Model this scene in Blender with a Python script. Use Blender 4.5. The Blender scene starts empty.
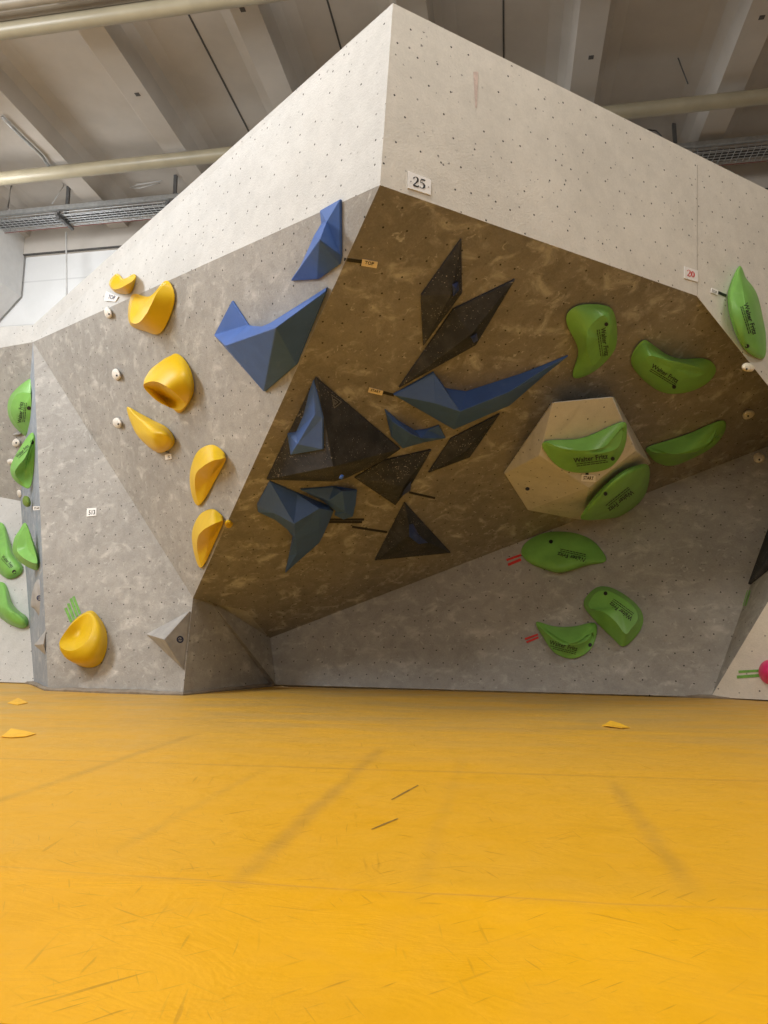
import bpy, bmesh, math, random
from mathutils import Vector, Matrix
from mathutils.bvhtree import BVHTree
random.seed(7)
S = bpy.context.scene
COL = S.collection
R_ = math.radians

# ------------------------------------------------------------------ camera model
F = 740.0
PITCH = math.atan(120 / F)
CAM = Vector((0, 0, 0.6))
cd = bpy.data.cameras.new('camera')
cam = bpy.data.objects.new('camera', cd)
COL.objects.link(cam)
cam.location = CAM
cam.rotation_euler = (math.pi / 2 + PITCH, 0, 0)
cd.sensor_fit = 'VERTICAL'
cd.sensor_height = 36
cd.lens = F / 1024 * 36
cd.clip_start = 0.05
S.camera = cam


def ray(px, py):
    x = (px - 384) / F
    y = (512 - py) / F
    return Vector((x, math.cos(PITCH) - y * math.sin(PITCH), math.sin(PITCH) + y * math.cos(PITCH)))


def aty(px, py, y):
    r = ray(px, py)
    return CAM + r * (y / r.y)


def atz(px, py, z=0.0):
    r = ray(px, py)
    return CAM + r * ((z - CAM.z) / r.z)


def plane(a, b, c):
    n = (b - a).cross(c - a).normalized()
    if n.dot(CAM - a) < 0:
        n = -n
    return (n, a.copy())


def hit(px, py, pl, h=0.0):
    n, a = pl
    r = ray(px, py)
    return CAM + r * ((n.dot(a - CAM) + h) / n.dot(r))


HA = R_(9.25)                                  # the hall is turned 9 degrees from the view
D1 = Vector((math.sin(HA), math.cos(HA), 0))
D2 = Vector((math.cos(HA), -math.sin(HA), 0))


def hall(u, v, z):
    return D2 * u + D1 * v + Vector((0, 0, z))


# ------------------------------------------------------------------ object helpers
def obj(name, me, mat=None, parent=None, smooth=False):
    o = bpy.data.objects.new(name, me)
    COL.objects.link(o)
    if mat:
        me.materials.clear()
        me.materials.append(mat)
    if smooth:
        for p in me.polygons:
            p.use_smooth = True
    if parent:
        o.parent = parent
        o.matrix_parent_inverse = parent.matrix_world.inverted()
    return o


def mesh(verts, faces, fix=True):
    me = bpy.data.meshes.new('m')
    me.from_pydata([tuple(v) for v in verts], [], faces)
    me.update()
    if fix:
        bm = bmesh.new()
        bm.from_mesh(me)
        bmesh.ops.recalc_face_normals(bm, faces=bm.faces)
        bm.to_mesh(me)
        bm.free()
    return me


def tag(o, label=None, cat=None, group=None, kind=None):
    if label:
        o['label'] = label
    if cat:
        o['category'] = cat
    if group:
        o['group'] = group
    if kind:
        o['kind'] = kind
    return o


def thing(name, loc, label, cat, group=None, kind=None):
    o = bpy.data.objects.new(name, None)
    COL.objects.link(o)
    o.location = loc
    o.empty_display_size = 0.1
    bpy.context.view_layer.update()
    return tag(o, label, cat, group, kind)


class MB:
    """collects boxes, bars and tubes"""
    def __init__(s):
        s.v = []
        s.f = []

    def add(s, vs, fs):
        k = len(s.v)
        s.v += [Vector(x) for x in vs]
        s.f += [tuple(i + k for i in f) for f in fs]

    def box(s, c, ax, ay, az):
        vs = [c + ax * i + ay * j + az * k for i in (-1, 1) for j in (-1, 1) for k in (-1, 1)]
        s.add(vs, [(0, 1, 3, 2), (4, 6, 7, 5), (0, 4, 5, 1), (2, 3, 7, 6), (0, 2, 6, 4), (1, 5, 7, 3)])

    def tube(s, pts, r, n=8, cap=True):
        rings = []
        for i, p in enumerate(pts):
            t = (pts[min(i + 1, len(pts) - 1)] - pts[max(i - 1, 0)]).normalized()
            a = t.cross(Vector((0, 0, 1)))
            if a.length < 1e-3:
                a = t.cross(Vector((1, 0, 0)))
            a.normalize()
            b = t.cross(a)
            rings.append([p + (a * math.cos(q) + b * math.sin(q)) * r for q in [2 * math.pi * j / n for j in range(n)]])
        fs = []
        for i in range(len(pts) - 1):
            for j in range(n):
                fs.append((i * n + j, i * n + (j + 1) % n, (i + 1) * n + (j + 1) % n, (i + 1) * n + j))
        if cap:
            fs.append(tuple(range(n)))
            fs.append(tuple((len(pts) - 1) * n + j for j in range(n)))
        s.add([p for rg in rings for p in rg], fs)

    def build(s, name, mat, parent=None, smooth=False):
        return obj(name, mesh(s.v, s.f), mat, parent, smooth)


# ------------------------------------------------------------------ materials
def new_mat(name):
    m = bpy.data.materials.new(name)
    m.use_nodes = True
    nt = m.node_tree
    b = nt.nodes['Principled BSDF']
    return m, nt, b


class N:
    """tiny node wiring helper"""
    def __init__(s, nt):
        s.nt = nt

    def n(s, t, **kw):
        nd = s.nt.nodes.new(t)
        for k, v in kw.items():
            setattr(nd, k, v)
        return nd

    def link(s, a, b):
        s.nt.links.new(a, b)

    def val(s, sock, v):
        if isinstance(v, (int, float)):
            sock.default_value = v
        elif isinstance(v, tuple):
            sock.default_value = v
        else:
            s.link(v, sock)

    def math(s, op, a, b=0.0, c=None, clamp=False):
        nd = s.n('ShaderNodeMath', operation=op, use_clamp=clamp)
        s.val(nd.inputs[0], a)
        s.val(nd.inputs[1], b)
        if c is not None:
            s.val(nd.inputs[2], c)
        return nd.outputs[0]

    def noise(s, vec, scale, detail=4, rough=0.55, dist=0.0):
        nd = s.n('ShaderNodeTexNoise')
        nd.inputs['Scale'].default_value = scale
        nd.inputs['Detail'].default_value = detail
        nd.inputs['Roughness'].default_value = rough
        nd.inputs['Distortion'].default_value = dist
        s.link(vec, nd.inputs['Vector'])
        return nd.outputs['Fac']

    def ramp(s, fac, lo, hi, a=0.0, b=1.0, interp='SMOOTHSTEP'):
        nd = s.n('ShaderNodeMapRange', interpolation_type=interp)
        s.val(nd.inputs['Value'], fac)
        nd.inputs['From Min'].default_value = lo
        nd.inputs['From Max'].default_value = hi
        nd.inputs['To Min'].default_value = a
        nd.inputs['To Max'].default_value = b
        return nd.outputs[0]

    def mix(s, fac, a, b, blend='MIX'):
        nd = s.n('ShaderNodeMix', data_type='RGBA', blend_type=blend)
        s.val(nd.inputs[0], fac)
        s.val(nd.inputs[6], a)
        s.val(nd.inputs[7], b)
        return nd.outputs[2]

    def scale(s, vec, sc, rot=(0, 0, 0)):
        nd = s.n('ShaderNodeMapping')
        nd.inputs['Scale'].default_value = sc
        nd.inputs['Rotation'].default_value = rot
        s.link(vec, nd.inputs['Vector'])
        return nd.outputs[0]

    def bump(s, h, strength, dist, b):
        nd = s.n('ShaderNodeBump')
        nd.inputs['Strength'].default_value = strength
        nd.inputs['Distance'].default_value = dist
        s.link(h, nd.inputs['Height'])
        s.link(nd.outputs[0], b.inputs['Normal'])


def c4(c):
    return (c[0], c[1], c[2], 1.0)


def wall_mat(name, base, var, chalk, specks, hole=0.155, stagger=True, rough=0.8):
    """textured paint on plywood with T-nut holes; UV in metres"""
    m, nt, b = new_mat(name)
    k = N(nt)
    uv = k.n('ShaderNodeUVMap').outputs[0]
    ob = k.n('ShaderNodeTexCoord').outputs['Object']
    n1 = k.noise(ob, 1.3, 5, 0.6)
    n2 = k.noise(ob, 9.0, 6, 0.65)
    n3 = k.noise(ob, 70.0, 3, 0.6)
    f = k.math('ADD', k.math('MULTIPLY', n1, 0.5), k.math('ADD', k.math('MULTIPLY', n2, 0.35), k.math('MULTIPLY', n3, 0.25)))
    dark = tuple(x * (1 - var) for x in base)
    lite = tuple(min(1, x * (1 + var)) for x in base)
    col = k.mix(k.ramp(f, 0.38, 0.72), c4(dark), c4(lite))
    # chalk smears and hand marks
    if chalk > 0:
        ch = k.noise(k.scale(ob, (1, 1, 1.6)), 4.6, 6, 0.62, 0.5)
        col = k.mix(k.math('MULTIPLY', k.ramp(ch, 0.50, 0.76), chalk * 1.1), col, (0.78, 0.75, 0.7, 1))
        ch2 = k.noise(ob, 15.0, 3, 0.6, 1.2)
        col = k.mix(k.math('MULTIPLY', k.ramp(ch2, 0.60, 0.76), chalk * .9), col, (0.8, 0.78, 0.74, 1))
        gr = k.noise(ob, 2.6, 6, 0.7, 0.6)
        col = k.mix(k.math('MULTIPLY', k.ramp(gr, 0.48, 0.68), 0.30), col, c4(tuple(x * 0.55 for x in base)))
    # dark specks and knocks
    if specks > 0:
        v = k.n('ShaderNodeTexVoronoi')
        v.inputs['Scale'].default_value = 15
        v.inputs['Randomness'].default_value = 1
        k.link(ob, v.inputs['Vector'])
        msk = k.noise(ob, 1.7, 3, 0.6)
        thr = k.ramp(msk, 0.30, 0.72, 0.02, 0.17, 'LINEAR')
        sp = k.math('LESS_THAN', v.outputs['Distance'], thr)
        sp = k.math('MULTIPLY', sp, k.ramp(k.noise(ob, 60, 2), 0.45, 0.55))
        col = k.mix(k.math('MULTIPLY', sp, specks), col, (0.10, 0.09, 0.08, 1))
    # T-nut holes
    sep = k.n('ShaderNodeSeparateXYZ')
    k.link(uv, sep.inputs[0])
    vv = k.math('DIVIDE', sep.outputs[1], hole)
    row = k.math('FLOOR', vv)
    off = k.math('MULTIPLY', k.math('MODULO', k.math('ABSOLUTE', row), 2.0), 0.5 if stagger else 0.0)
    uu = k.math('ADD', k.math('DIVIDE', sep.outputs[0], hole), off)
    du = k.math('SUBTRACT', k.math('FRACT', uu), 0.5)
    dv = k.math('SUBTRACT', k.math('FRACT', vv), 0.5)
    # a little hand-drilled wander per cell
    wn = k.n('ShaderNodeTexWhiteNoise', noise_dimensions='2D')
    cmb = k.n('ShaderNodeCombineXYZ')
    k.link(k.math('FLOOR', uu), cmb.inputs[0])
    k.link(row, cmb.inputs[1])
    k.link(cmb.outputs[0], wn.inputs[0])
    sc = k.n('ShaderNodeSeparateXYZ')
    k.link(wn.outputs['Color'], sc.inputs[0])
    du = k.math('ADD', du, k.math('MULTIPLY', k.math('SUBTRACT', sc.outputs[0], 0.5), 0.30))
    dv = k.math('ADD', dv, k.math('MULTIPLY', k.math('SUBTRACT', sc.outputs[1], 0.5), 0.30))
    d = k.math('SQRT', k.math('ADD', k.math('MULTIPLY', du, du), k.math('MULTIPLY', dv, dv)))
    hm = k.math('MULTIPLY', k.math('LESS_THAN', d, 0.0072 / hole), k.ramp(sc.outputs[2], 0.02, 0.5, 0.15, 1.0))
    col = k.mix(k.math('MULTIPLY', hm, 0.9), col, (0.02, 0.018, 0.015, 1))
    k.link(col, b.inputs['Base Color'])
    b.inputs['Roughness'].default_value = rough
    b.inputs['Specular IOR Level'].default_value = 0.25
    k.bump(k.math('ADD', n3, k.math('MULTIPLY', n2, 0.6)), 0.35, 0.01, b)
    return m


def plain_mat(name, base, rough=0.5, var=0.12, scale=6.0, spec=0.5, metal=0.0, bump=0.0, smear=0.0, smear_col=(0.8, 0.8, 0.78)):
    m, nt, b = new_mat(name)
    k = N(nt)
    ob = k.n('ShaderNodeTexCoord').outputs['Object']
    n1 = k.noise(ob, scale, 5, 0.6)
    col = k.mix(k.ramp(n1, 0.3, 0.7), c4(tuple(x * (1 - var) for x in base)), c4(tuple(min(1, x * (1 + var)) for x in base)))
    if smear > 0:
        n2 = k.noise(ob, 7.5, 6, 0.7, 1.0)
        col = k.mix(k.math('MULTIPLY', k.ramp(n2, 0.55, 0.8), smear), col, c4(smear_col))
    k.link(col, b.inputs['Base Color'])
    b.inputs['Roughness'].default_value = rough
    b.inputs['Metallic'].default_value = metal
    b.inputs['Specular IOR Level'].default_value = spec
    if bump > 0:
        k.bump(k.noise(ob, 120, 3), bump, 0.004, b)
    return m


def speckle_mat(name):
    """black friction-coated plywood with chalk dust caught in the grain"""
    m, nt, b = new_mat(name)
    k = N(nt)
    ob = k.n('ShaderNodeTexCoord').outputs['Object']
    v = k.n('ShaderNodeTexVoronoi')
    v.inputs['Scale'].default_value = 62
    k.link(ob, v.inputs['Vector'])
    msk = k.ramp(k.noise(ob, 4.2, 5, 0.7), 0.40, 0.70, 0.06, 0.40, 'LINEAR')
    sp = k.math('LESS_THAN', v.outputs['Distance'], msk)
    sp = k.math('MULTIPLY', sp, k.ramp(k.noise(ob, 55, 3), 0.46, 0.58))
    base = k.mix(k.ramp(k.noise(ob, 5, 5, 0.7), 0.35, 0.75), (0.030, 0.034, 0.046, 1), (0.070, 0.073, 0.088, 1))
    col = k.mix(k.math('MULTIPLY', sp, 0.75), base, (0.42, 0.39, 0.36, 1))
    k.link(col, b.inputs['Base Color'])
    b.inputs['Roughness'].default_value = 0.75
    b.inputs['Specular IOR Level'].default_value = 0.3
    k.bump(k.noise(ob, 160, 3), 0.4, 0.004, b)
    return m


M = {}
GREY = (0.37, 0.352, 0.328)
M['wall_grey'] = wall_mat('grey_textured_wall_paint', GREY, 0.16, 0.42, 0.55)
M['wall_shaded'] = wall_mat('shade_toned_wall_paint', (0.245, 0.226, 0.2), 0.22, 0.5, 0.5)  # grey wall paint with the overhang's shade put into its colour
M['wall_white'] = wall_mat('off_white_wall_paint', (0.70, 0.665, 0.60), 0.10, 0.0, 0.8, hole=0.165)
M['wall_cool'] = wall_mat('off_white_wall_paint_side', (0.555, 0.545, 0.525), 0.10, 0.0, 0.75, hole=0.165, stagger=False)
M['volume_white'] = wall_mat('off_white_volume_paint', (0.62, 0.60, 0.56), 0.08, 0.12, 0.35, hole=0.17)
M['strip_grey'] = wall_mat('blue_grey_wall_paint', (0.31, 0.345, 0.40), 0.14, 0.3, 0.2, hole=0.6)
M['volume_grey'] = plain_mat('grey_volume_paint', (0.37, 0.355, 0.34), 0.75, 0.12, 8, 0.3, bump=0.2)
M['yellow'] = plain_mat('yellow_hold_resin', (0.69, 0.445, 0.007), 0.42, 0.05, 5, 0.4, smear=0.07, smear_col=(0.8, 0.6, 0.2))
M['green'] = plain_mat('green_hold_resin', (0.205, 0.47, 0.095), 0.40, 0.08, 5, 0.4, smear=0.22, smear_col=(0.35, 0.58, 0.25))
M['green_dull'] = plain_mat('olive_hold_resin', (0.16, 0.25, 0.04), 0.5, 0.1, 9, 0.4)
M['blue'] = plain_mat('blue_hold_coating', (0.060, 0.132, 0.385), 0.5, 0.07, 6, 0.4, smear=0.14, smear_col=(0.3, 0.36, 0.5))
M['navy'] = plain_mat('navy_hold_resin', (0.03, 0.055, 0.20), 0.45, 0.15, 20, 0.4, smear=0.2, smear_col=(0.2, 0.25, 0.45))
M['black_vol'] = speckle_mat('black_speckled_coating')
M['cream'] = plain_mat('cream_resin', (0.88, 0.80, 0.64), 0.5, 0.1, 25, 0.4)
M['cream_pale'] = plain_mat('pale_cream_resin', (0.78, 0.73, 0.66), 0.5, 0.1, 25, 0.4)
M['pink'] = plain_mat('pink_resin', (0.72, 0.03, 0.16), 0.4, 0.06, 20, 0.5)
M['ink'] = plain_mat('black_print', (0.018, 0.016, 0.015), 0.6, 0.1)
M['ink_soft'] = plain_mat('faded_print', (0.035, 0.06, 0.02), 0.6, 0.1)
M['ink_red'] = plain_mat('red_print', (0.62, 0.06, 0.06), 0.6, 0.1)
M['ink_blue'] = plain_mat('navy_print', (0.02, 0.03, 0.09), 0.6, 0.2, 40)
M['ink_grey'] = plain_mat('grey_print', (0.25, 0.24, 0.23), 0.6, 0.1)
M['card'] = plain_mat('white_card', (0.86, 0.84, 0.82), 0.55, 0.03)
M['card_cream'] = plain_mat('cream_card', (0.86, 0.72, 0.48), 0.6, 0.06, 30)
M['tape_black'] = plain_mat('black_tape', (0.012, 0.011, 0.011), 0.55, 0.1)
M['tape_red'] = plain_mat('red_tape', (0.62, 0.035, 0.03), 0.5, 0.15, 25)
M['tape_green'] = plain_mat('green_tape', (0.16, 0.38, 0.07), 0.5, 0.2, 25)
M['rubber'] = plain_mat('brown_rubber_strip', (0.26, 0.215, 0.165), 0.7, 0.2, 9)
M['hole'] = plain_mat('dark_bolt_socket', (0.012, 0.011, 0.010), 0.5, 0.1)
M['ceiling'] = plain_mat('painted_concrete', (0.53, 0.49, 0.44), 0.85, 0.06, 1.4, 0.2, bump=0.1)
M['joint'] = plain_mat('dark_joint', (0.09, 0.085, 0.08), 0.9, 0.1)
M['hall_wall'] = None
M['pipe'] = plain_mat('beige_painted_pipe', (0.36, 0.315, 0.215), 0.38, 0.08, 3, 0.5)
M['pipe_dark'] = plain_mat('brown_painted_pipe', (0.30, 0.255, 0.19), 0.45, 0.08, 3, 0.5)
M['steel'] = plain_mat('galvanised_steel', (0.42, 0.43, 0.43), 0.45, 0.12, 14, 0.5, metal=0.55)
M['steel_dark'] = plain_mat('dark_steel', (0.16, 0.16, 0.16), 0.5, 0.12, 14, 0.5, metal=0.4)
M['cable'] = plain_mat('grey_cable', (0.10, 0.10, 0.10), 0.6, 0.2, 20)
M['cable_red'] = plain_mat('red_cable', (0.22, 0.07, 0.06), 0.6, 0.2, 20)
M['conduit'] = plain_mat('pale_conduit', (0.55, 0.54, 0.52), 0.5, 0.1, 8)
M['concrete'] = plain_mat('floor_concrete', (0.33, 0.32, 0.31), 0.8, 0.15, 3)
M['scrap'] = plain_mat('orange_yellow_vinyl_scrap', (0.90, 0.50, 0.03), 0.5, 0.1, 12)


def hall_wall_mat():
    m, nt, b = new_mat('white_hall_wall')
    k = N(nt)
    ob = k.n('ShaderNodeTexCoord').outputs['Object']
    sep = k.n('ShaderNodeSeparateXYZ')
    k.link(ob, sep.inputs[0])
    n1 = k.noise(ob, 1.2, 5, 0.6)
    col = k.mix(k.ramp(n1, 0.3, 0.7), (0.74, 0.74, 0.73, 1), (0.82, 0.82, 0.81, 1))
    z = k.math('ABSOLUTE', k.math('SUBTRACT', k.math('FRACT', k.math('DIVIDE', k.math('ADD', sep.outputs[2], 0.11), 0.8)), 0.5))
    ln = k.math('LESS_THAN', z, 0.016)
    u = k.math('ABSOLUTE', k.math('SUBTRACT', k.math('FRACT', k.math('DIVIDE', sep.outputs[0], 2.6)), 0.5))
    ln2 = k.math('LESS_THAN', u, 0.004)
    col = k.mix(k.math('MULTIPLY', k.math('MAXIMUM', ln, ln2), 0.35), col, (0.45, 0.45, 0.45, 1))
    k.link(col, b.inputs['Base Color'])
    b.inputs['Roughness'].default_value = 0.8
    return m


M['hall_wall'] = hall_wall_mat()


def mat_vinyl():
    """yellow crash-mat vinyl: seams, dents between the foam blocks, scuffs"""
    m, nt, b = new_mat('yellow_mat_vinyl')
    k = N(nt)
    ob = k.n('ShaderNodeTexCoord').outputs['Object']
    sep = k.n('ShaderNodeSeparateXYZ')
    k.link(ob, sep.inputs[0])
    U, V = sep.outputs[0], sep.outputs[1]
    n1 = k.noise(ob, 0.9, 5, 0.6)
    n2 = k.noise(ob, 6.0, 6, 0.65, 0.6)
    col = k.mix(k.ramp(n1, 0.3, 0.72), (0.80, 0.405, 0.006, 1), (0.92, 0.475, 0.009, 1))
    col = k.mix(k.math('MULTIPLY', k.ramp(n2, 0.42, 0.78), 0.35), col, (0.68, 0.34, 0.012, 1))
    col = k.mix(k.math('MULTIPLY', k.ramp(V, 1.80, 1.95), k.ramp(n1, 0.25, 0.7, 0.2, 0.5)), col, (0.60, 0.335, 0.035, 1))
    # grey dust plus the light's falloff towards the wall, put into the colour
    dust = k.math('MULTIPLY', k.ramp(V, 2.0, 6.2), k.ramp(k.noise(k.scale(ob, (0.5, 1.6, 1)), 1.6, 5, 0.65), 0.3, 0.7, 0.35, 1.0))
    col = k.mix(k.math('MULTIPLY', dust, 0.7), col, (0.40, 0.29, 0.12, 1))
    # seams across
    wob = k.math('MULTIPLY', k.math('SUBTRACT', k.noise(ob, 1.5, 2), 0.5), 0.05)

    def line(coord, at, w, amt, c, lo=None, hi=None, along=None, soft=True):
        nonlocal col
        d = k.math('ABSOLUTE', k.math('SUBTRACT', k.math('ADD', coord, wob), at))
        f = k.ramp(d, 0.0, w, 1.0, 0.0)
        if lo is not None:
            f = k.math('MULTIPLY', f, k.math('MULTIPLY', k.ramp(along, lo, lo + 0.35), k.ramp(along, hi - 0.35, hi, 1.0, 0.0)))
        f = k.math('MULTIPLY', f, k.ramp(k.noise(ob, 4.0, 4, 0.6), 0.25, 0.6, 0.35, 1.0))
        col = k.mix(k.math('MULTIPLY', f, amt), col, c)
    line(V, 1.84, 0.008, 0.5, (0.52, 0.27, 0.06, 1))
    line(V, 1.83, 0.05, 0.16, (0.55, 0.30, 0.05, 1))
    line(V, 3.36, 0.03, 0.4, (0.40, 0.22, 0.04, 1))
    line(V, 4.9, 0.05, 0.3, (0.42, 0.25, 0.05, 1))
    line(U, -0.66, 0.055, 0.42, (0.36, 0.21, 0.05, 1), 1.7, 4.1, V)
    line(U, 0.41, 0.05, 0.34, (0.36, 0.21, 0.05, 1), 1.75, 3.4, V)
    line(U, -0.22, 0.04, 0.13, (0.36, 0.21, 0.05, 1), 1.6, 3.9, V)
    line(U, -1.83, 0.05, 0.38, (0.36, 0.22, 0.05, 1), 2.0, 4.5, V)
    line(U, -1.08, 0.04, 0.2, (0.36, 0.22, 0.05, 1), 1.9, 3.4, V)
    # short directional scuffs
    for i, (ang, sc, thr, amt) in enumerate(((0.5, 5.0, 0.685, 0.55), (-0.75, 6.0, 0.69, 0.55), (1.35, 4.2, 0.69, 0.5), (2.3, 5.2, 0.69, 0.55), (1.0, 8.5, 0.685, 0.5), (-0.3, 7.5, 0.69, 0.45), (0.05, 4.5, 0.71, 0.4))):
        st = k.scale(k.scale(ob, (1, 1, 1), (0, 0, ang)), (1.0, 14.0, 1.0))
        s1 = k.noise(st, sc, 2.0, 0.45, 0.35)
        f = k.math('MULTIPLY', k.ramp(s1, thr - 0.03, thr + 0.05), k.ramp(k.noise(ob, 1.7 + i * 0.35, 2), 0.42, 0.62))
        col = k.mix(k.math('MULTIPLY', f, amt), col, (0.36, 0.17, 0.01, 1) if i % 2 else (0.45, 0.22, 0.01, 1))
    blot = k.noise(ob, 2.2, 4, 0.7)
    col = k.mix(k.math('MULTIPLY', k.ramp(blot, 0.6, 0.8), 0.25), col, (0.45, 0.27, 0.06, 1))
    k.link(col, b.inputs['Base Color'])
    b.inputs['Specular IOR Level'].default_value = 0.35
    k.link(k.ramp(n2, 0.3, 0.7, 0.42, 0.6), b.inputs['Roughness'])
    wr = k.noise(k.scale(ob, (1, 1.6, 1)), 3.0, 4, 0.55, 0.8)
    k.bump(k.math('ADD', wr, k.math('MULTIPLY', k.noise(ob, 30, 3), 0.12)), 0.25, 0.03, b)
    return m


M['mat'] = mat_vinyl()

# ------------------------------------------------------------------ climbing wall geometry
T_ = atz(393, 3, 4.5)
TR = atz(768, 190, 4.5)
BR = plane(T_, TR, T_ + Vector((0, 0, 1)))
PL = hit(380, 185, BR)
RB = hit(697, 296, BR)
TR2 = T_ + (TR - T_) * 1.5
RB2 = PL + (RB - PL) * 2.1
ZB = 0.012
b183, b271, b285, b711 = atz(183, 694, ZB), atz(271, 685, ZB), atz(285, 685, ZB), atz(711, 697, ZB)
b48, b34, bm60 = atz(48, 689.5, ZB), atz(34, 683, ZB), atz(-70, 680, ZB)
L_top, L_low = aty(33, 325, 9.0), aty(33, 342, 9.0)
FA = plane(L_low, b48, b183)
A1 = hit(193, 598, FA)
ROOF = plane(PL, RB, A1)
rc, rd, re_, Q = hit(209, 599, plane(A1, b183, b271)), hit(246, 611, ROOF), hit(270, 638, ROOF), hit(805, 432, ROOF)
LB = plane(PL, T_, L_low)
FB = plane(PL, L_low, A1)                 # big grey panel of the side facing left
STRIP = plane(L_low, b34, b48)
Vv = hit(20.5, 501, STRIP)
P1t, P1 = aty(-70, 331, 10.0), aty(-70, 360, 10.0)
LU = plane(L_low, Vv, P1)
P2 = hit(-70, 484, LU)
LL = plane(Vv, b34, bm60)
LLW = plane(re_, b711, Q)                 # recessed panel under the overhang
b285 = hit(276, 684.6, LLW)
b900 = b711 + (atz(768, 700, ZB) - b711) * 3.2
FA2 = plane(L_low, A1, b183)
RK = plane(b711, b900, b711 + Vector((0, 0, 1)))
Xr = hit(840, 481, RK)
QB = hit(805, 432, BR)
K1 = plane(b711, Q, Xr)

wall_root = thing('climbing_wall', (0, 7.5, 0), 'huge angular grey and off-white bouldering wall with jutting prow above the yellow mat', 'climbing wall', kind='thing')


def panel(name, pts, mat, up=None, label=None, thick=0.03, tri=None):
    pts = [Vector(p) for p in pts]
    n = Vector((0, 0, 0))
    for i in range(len(pts)):
        n += (pts[i] - pts[0]).cross(pts[(i + 1) % len(pts)] - pts[0])
    n.normalize()
    cen = sum(pts, Vector()) / len(pts)
    if n.dot(CAM - cen) < 0:
        n = -n
    k = len(pts)
    vs = pts + [p - n * thick for p in pts]
    front = tri if tri else [tuple(range(k))]
    fs = list(front) + [tuple(i + k for i in reversed(f)) for f in front]
    for i in range(k):
        j = (i + 1) % k
        fs.append((i, i + k, j + k, j))
    me = mesh(vs, fs)
    ax = up if up else Vector((0, 0, 1)).cross(n)
    if ax.length < 1e-3:
        ax = Vector((1, 0, 0))
    ax.normalize()
    ay = n.cross(ax)
    uvl = me.uv_layers.new(name='UVMap')
    for lp in me.loops:
        p = me.vertices[lp.vertex_index].co
        uvl.data[lp.index].uv = (p.dot(ax), p.dot(ay))
    o = obj(name, me, mat, wall_root)
    if label:
        o['label'] = label
    return o


WALLS = []
WALLS += [panel('band_panel', [T_, TR2, hit(1010, 470, BR), QB, RB, PL], M['wall_white'], thick=0.002, tri=[(0, 4, 5), (0, 1, 4), (1, 2, 3, 4)], label='warm off-white band panel above the overhang')]
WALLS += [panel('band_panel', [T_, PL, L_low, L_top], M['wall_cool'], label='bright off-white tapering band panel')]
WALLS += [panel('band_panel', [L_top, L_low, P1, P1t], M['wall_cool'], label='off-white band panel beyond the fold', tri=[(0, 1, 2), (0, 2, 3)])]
WALLS += [panel('overhang_panel', [PL, RB, Q, re_, rd, rc, A1], M['wall_shaded'], label='shaded brownish underside of the prow')]
WALLS += [panel('side_panel', [PL, A1, L_low], M['wall_grey'], label='grey chalk-marked triangular panel')]
WALLS += [panel('base_panel', [L_low, A1, b183, b48], M['wall_grey'], tri=[(0, 1, 2), (0, 2, 3)])]
WALLS += [panel('recess_panel', [A1, rc, b271, b183], M['wall_grey'], tri=[(0, 1, 2), (0, 2, 3)])]
WALLS += [panel('recess_panel', [rc, rd, re_, b285, b271], M['wall_grey'], tri=[(0, 1, 2), (0, 2, 3), (0, 3, 4)])]
WALLS += [panel('recess_panel', [re_, Q, b711, b285], M['wall_grey'], tri=[(0, 1, 2), (0, 2, 3)])]
WALLS += [panel('edge_panel', [RB, QB, Xr, Q], M['wall_white'], thick=0.002, tri=[(0, 1, 3), (1, 2, 3)])]
WALLS += [panel('tan_panel', [b711, Q, Xr], M['wall_grey'])]
WALLS += [panel('corner_panel', [b711, Xr, hit(1000, 400, RK), b900], M['wall_white'])]
WALLS += [panel('edge_panel', [QB, hit(1010, 470, BR), hit(1000, 400, RK), Xr], M['wall_white'], thick=0.002, tri=[(0, 1, 2), (0, 2, 3)])]
WALLS += [panel('strip_panel', [L_low, b48, b34, Vv], M['strip_grey'], label='narrow blue-grey return panel')]
WALLS += [panel('side_panel', [L_low, Vv, P2, P1], M['wall_grey'], tri=[(0, 1, 2), (0, 2, 3)])]
WALLS += [panel('base_panel', [Vv, b34, bm60, P2], M['wall_cool'], tri=[(0, 1, 2), (0, 2, 3)], label='pale lower panel')]


# ------------------------------------------------------------------ surfaces for ray placement
def bvh_of(objs):
    vs, fs = [], []
    for o in objs:
        k = len(vs)
        mw = o.matrix_world
        vs += [mw @ v.co for v in o.data.vertices]
        fs += [tuple(i + k for i in p.vertices) for p in o.data.polygons]
    return BVHTree.FromPolygons(vs, fs)


bpy.context.view_layer.update()
WALL_BVH = bvh_of(WALLS)


def land(px, py, bvh, lift=0.0):
    if isinstance(bvh, tuple):
        return hit(px, py, bvh, lift)
    r = ray(px, py).normalized()
    loc, nor, _, _ = bvh.ray_cast(CAM, r)
    if loc is None:
        return None
    if nor.dot(r) > 0:
        nor = -nor
    return loc + nor * lift


# ------------------------------------------------------------------ hold builders
def cr(x0, y0, s):
    return lambda p: (x0 + p[0] / s, y0 + p[1] / s)


def catmull(P, m):
    out = []
    n = len(P)
    for i in range(n):
        p0, p1, p2, p3 = P[i - 1], P[i], P[(i + 1) % n], P[(i + 2) % n]
        for j in range(m):
            t = j / m
            out.append(0.5 * ((2 * p1) + (p2 - p0) * t + (2 * p0 - 5 * p1 + 4 * p2 - p3) * t * t + (3 * p1 - p0 - 3 * p2 + p3) * t ** 3))
    return out


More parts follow.
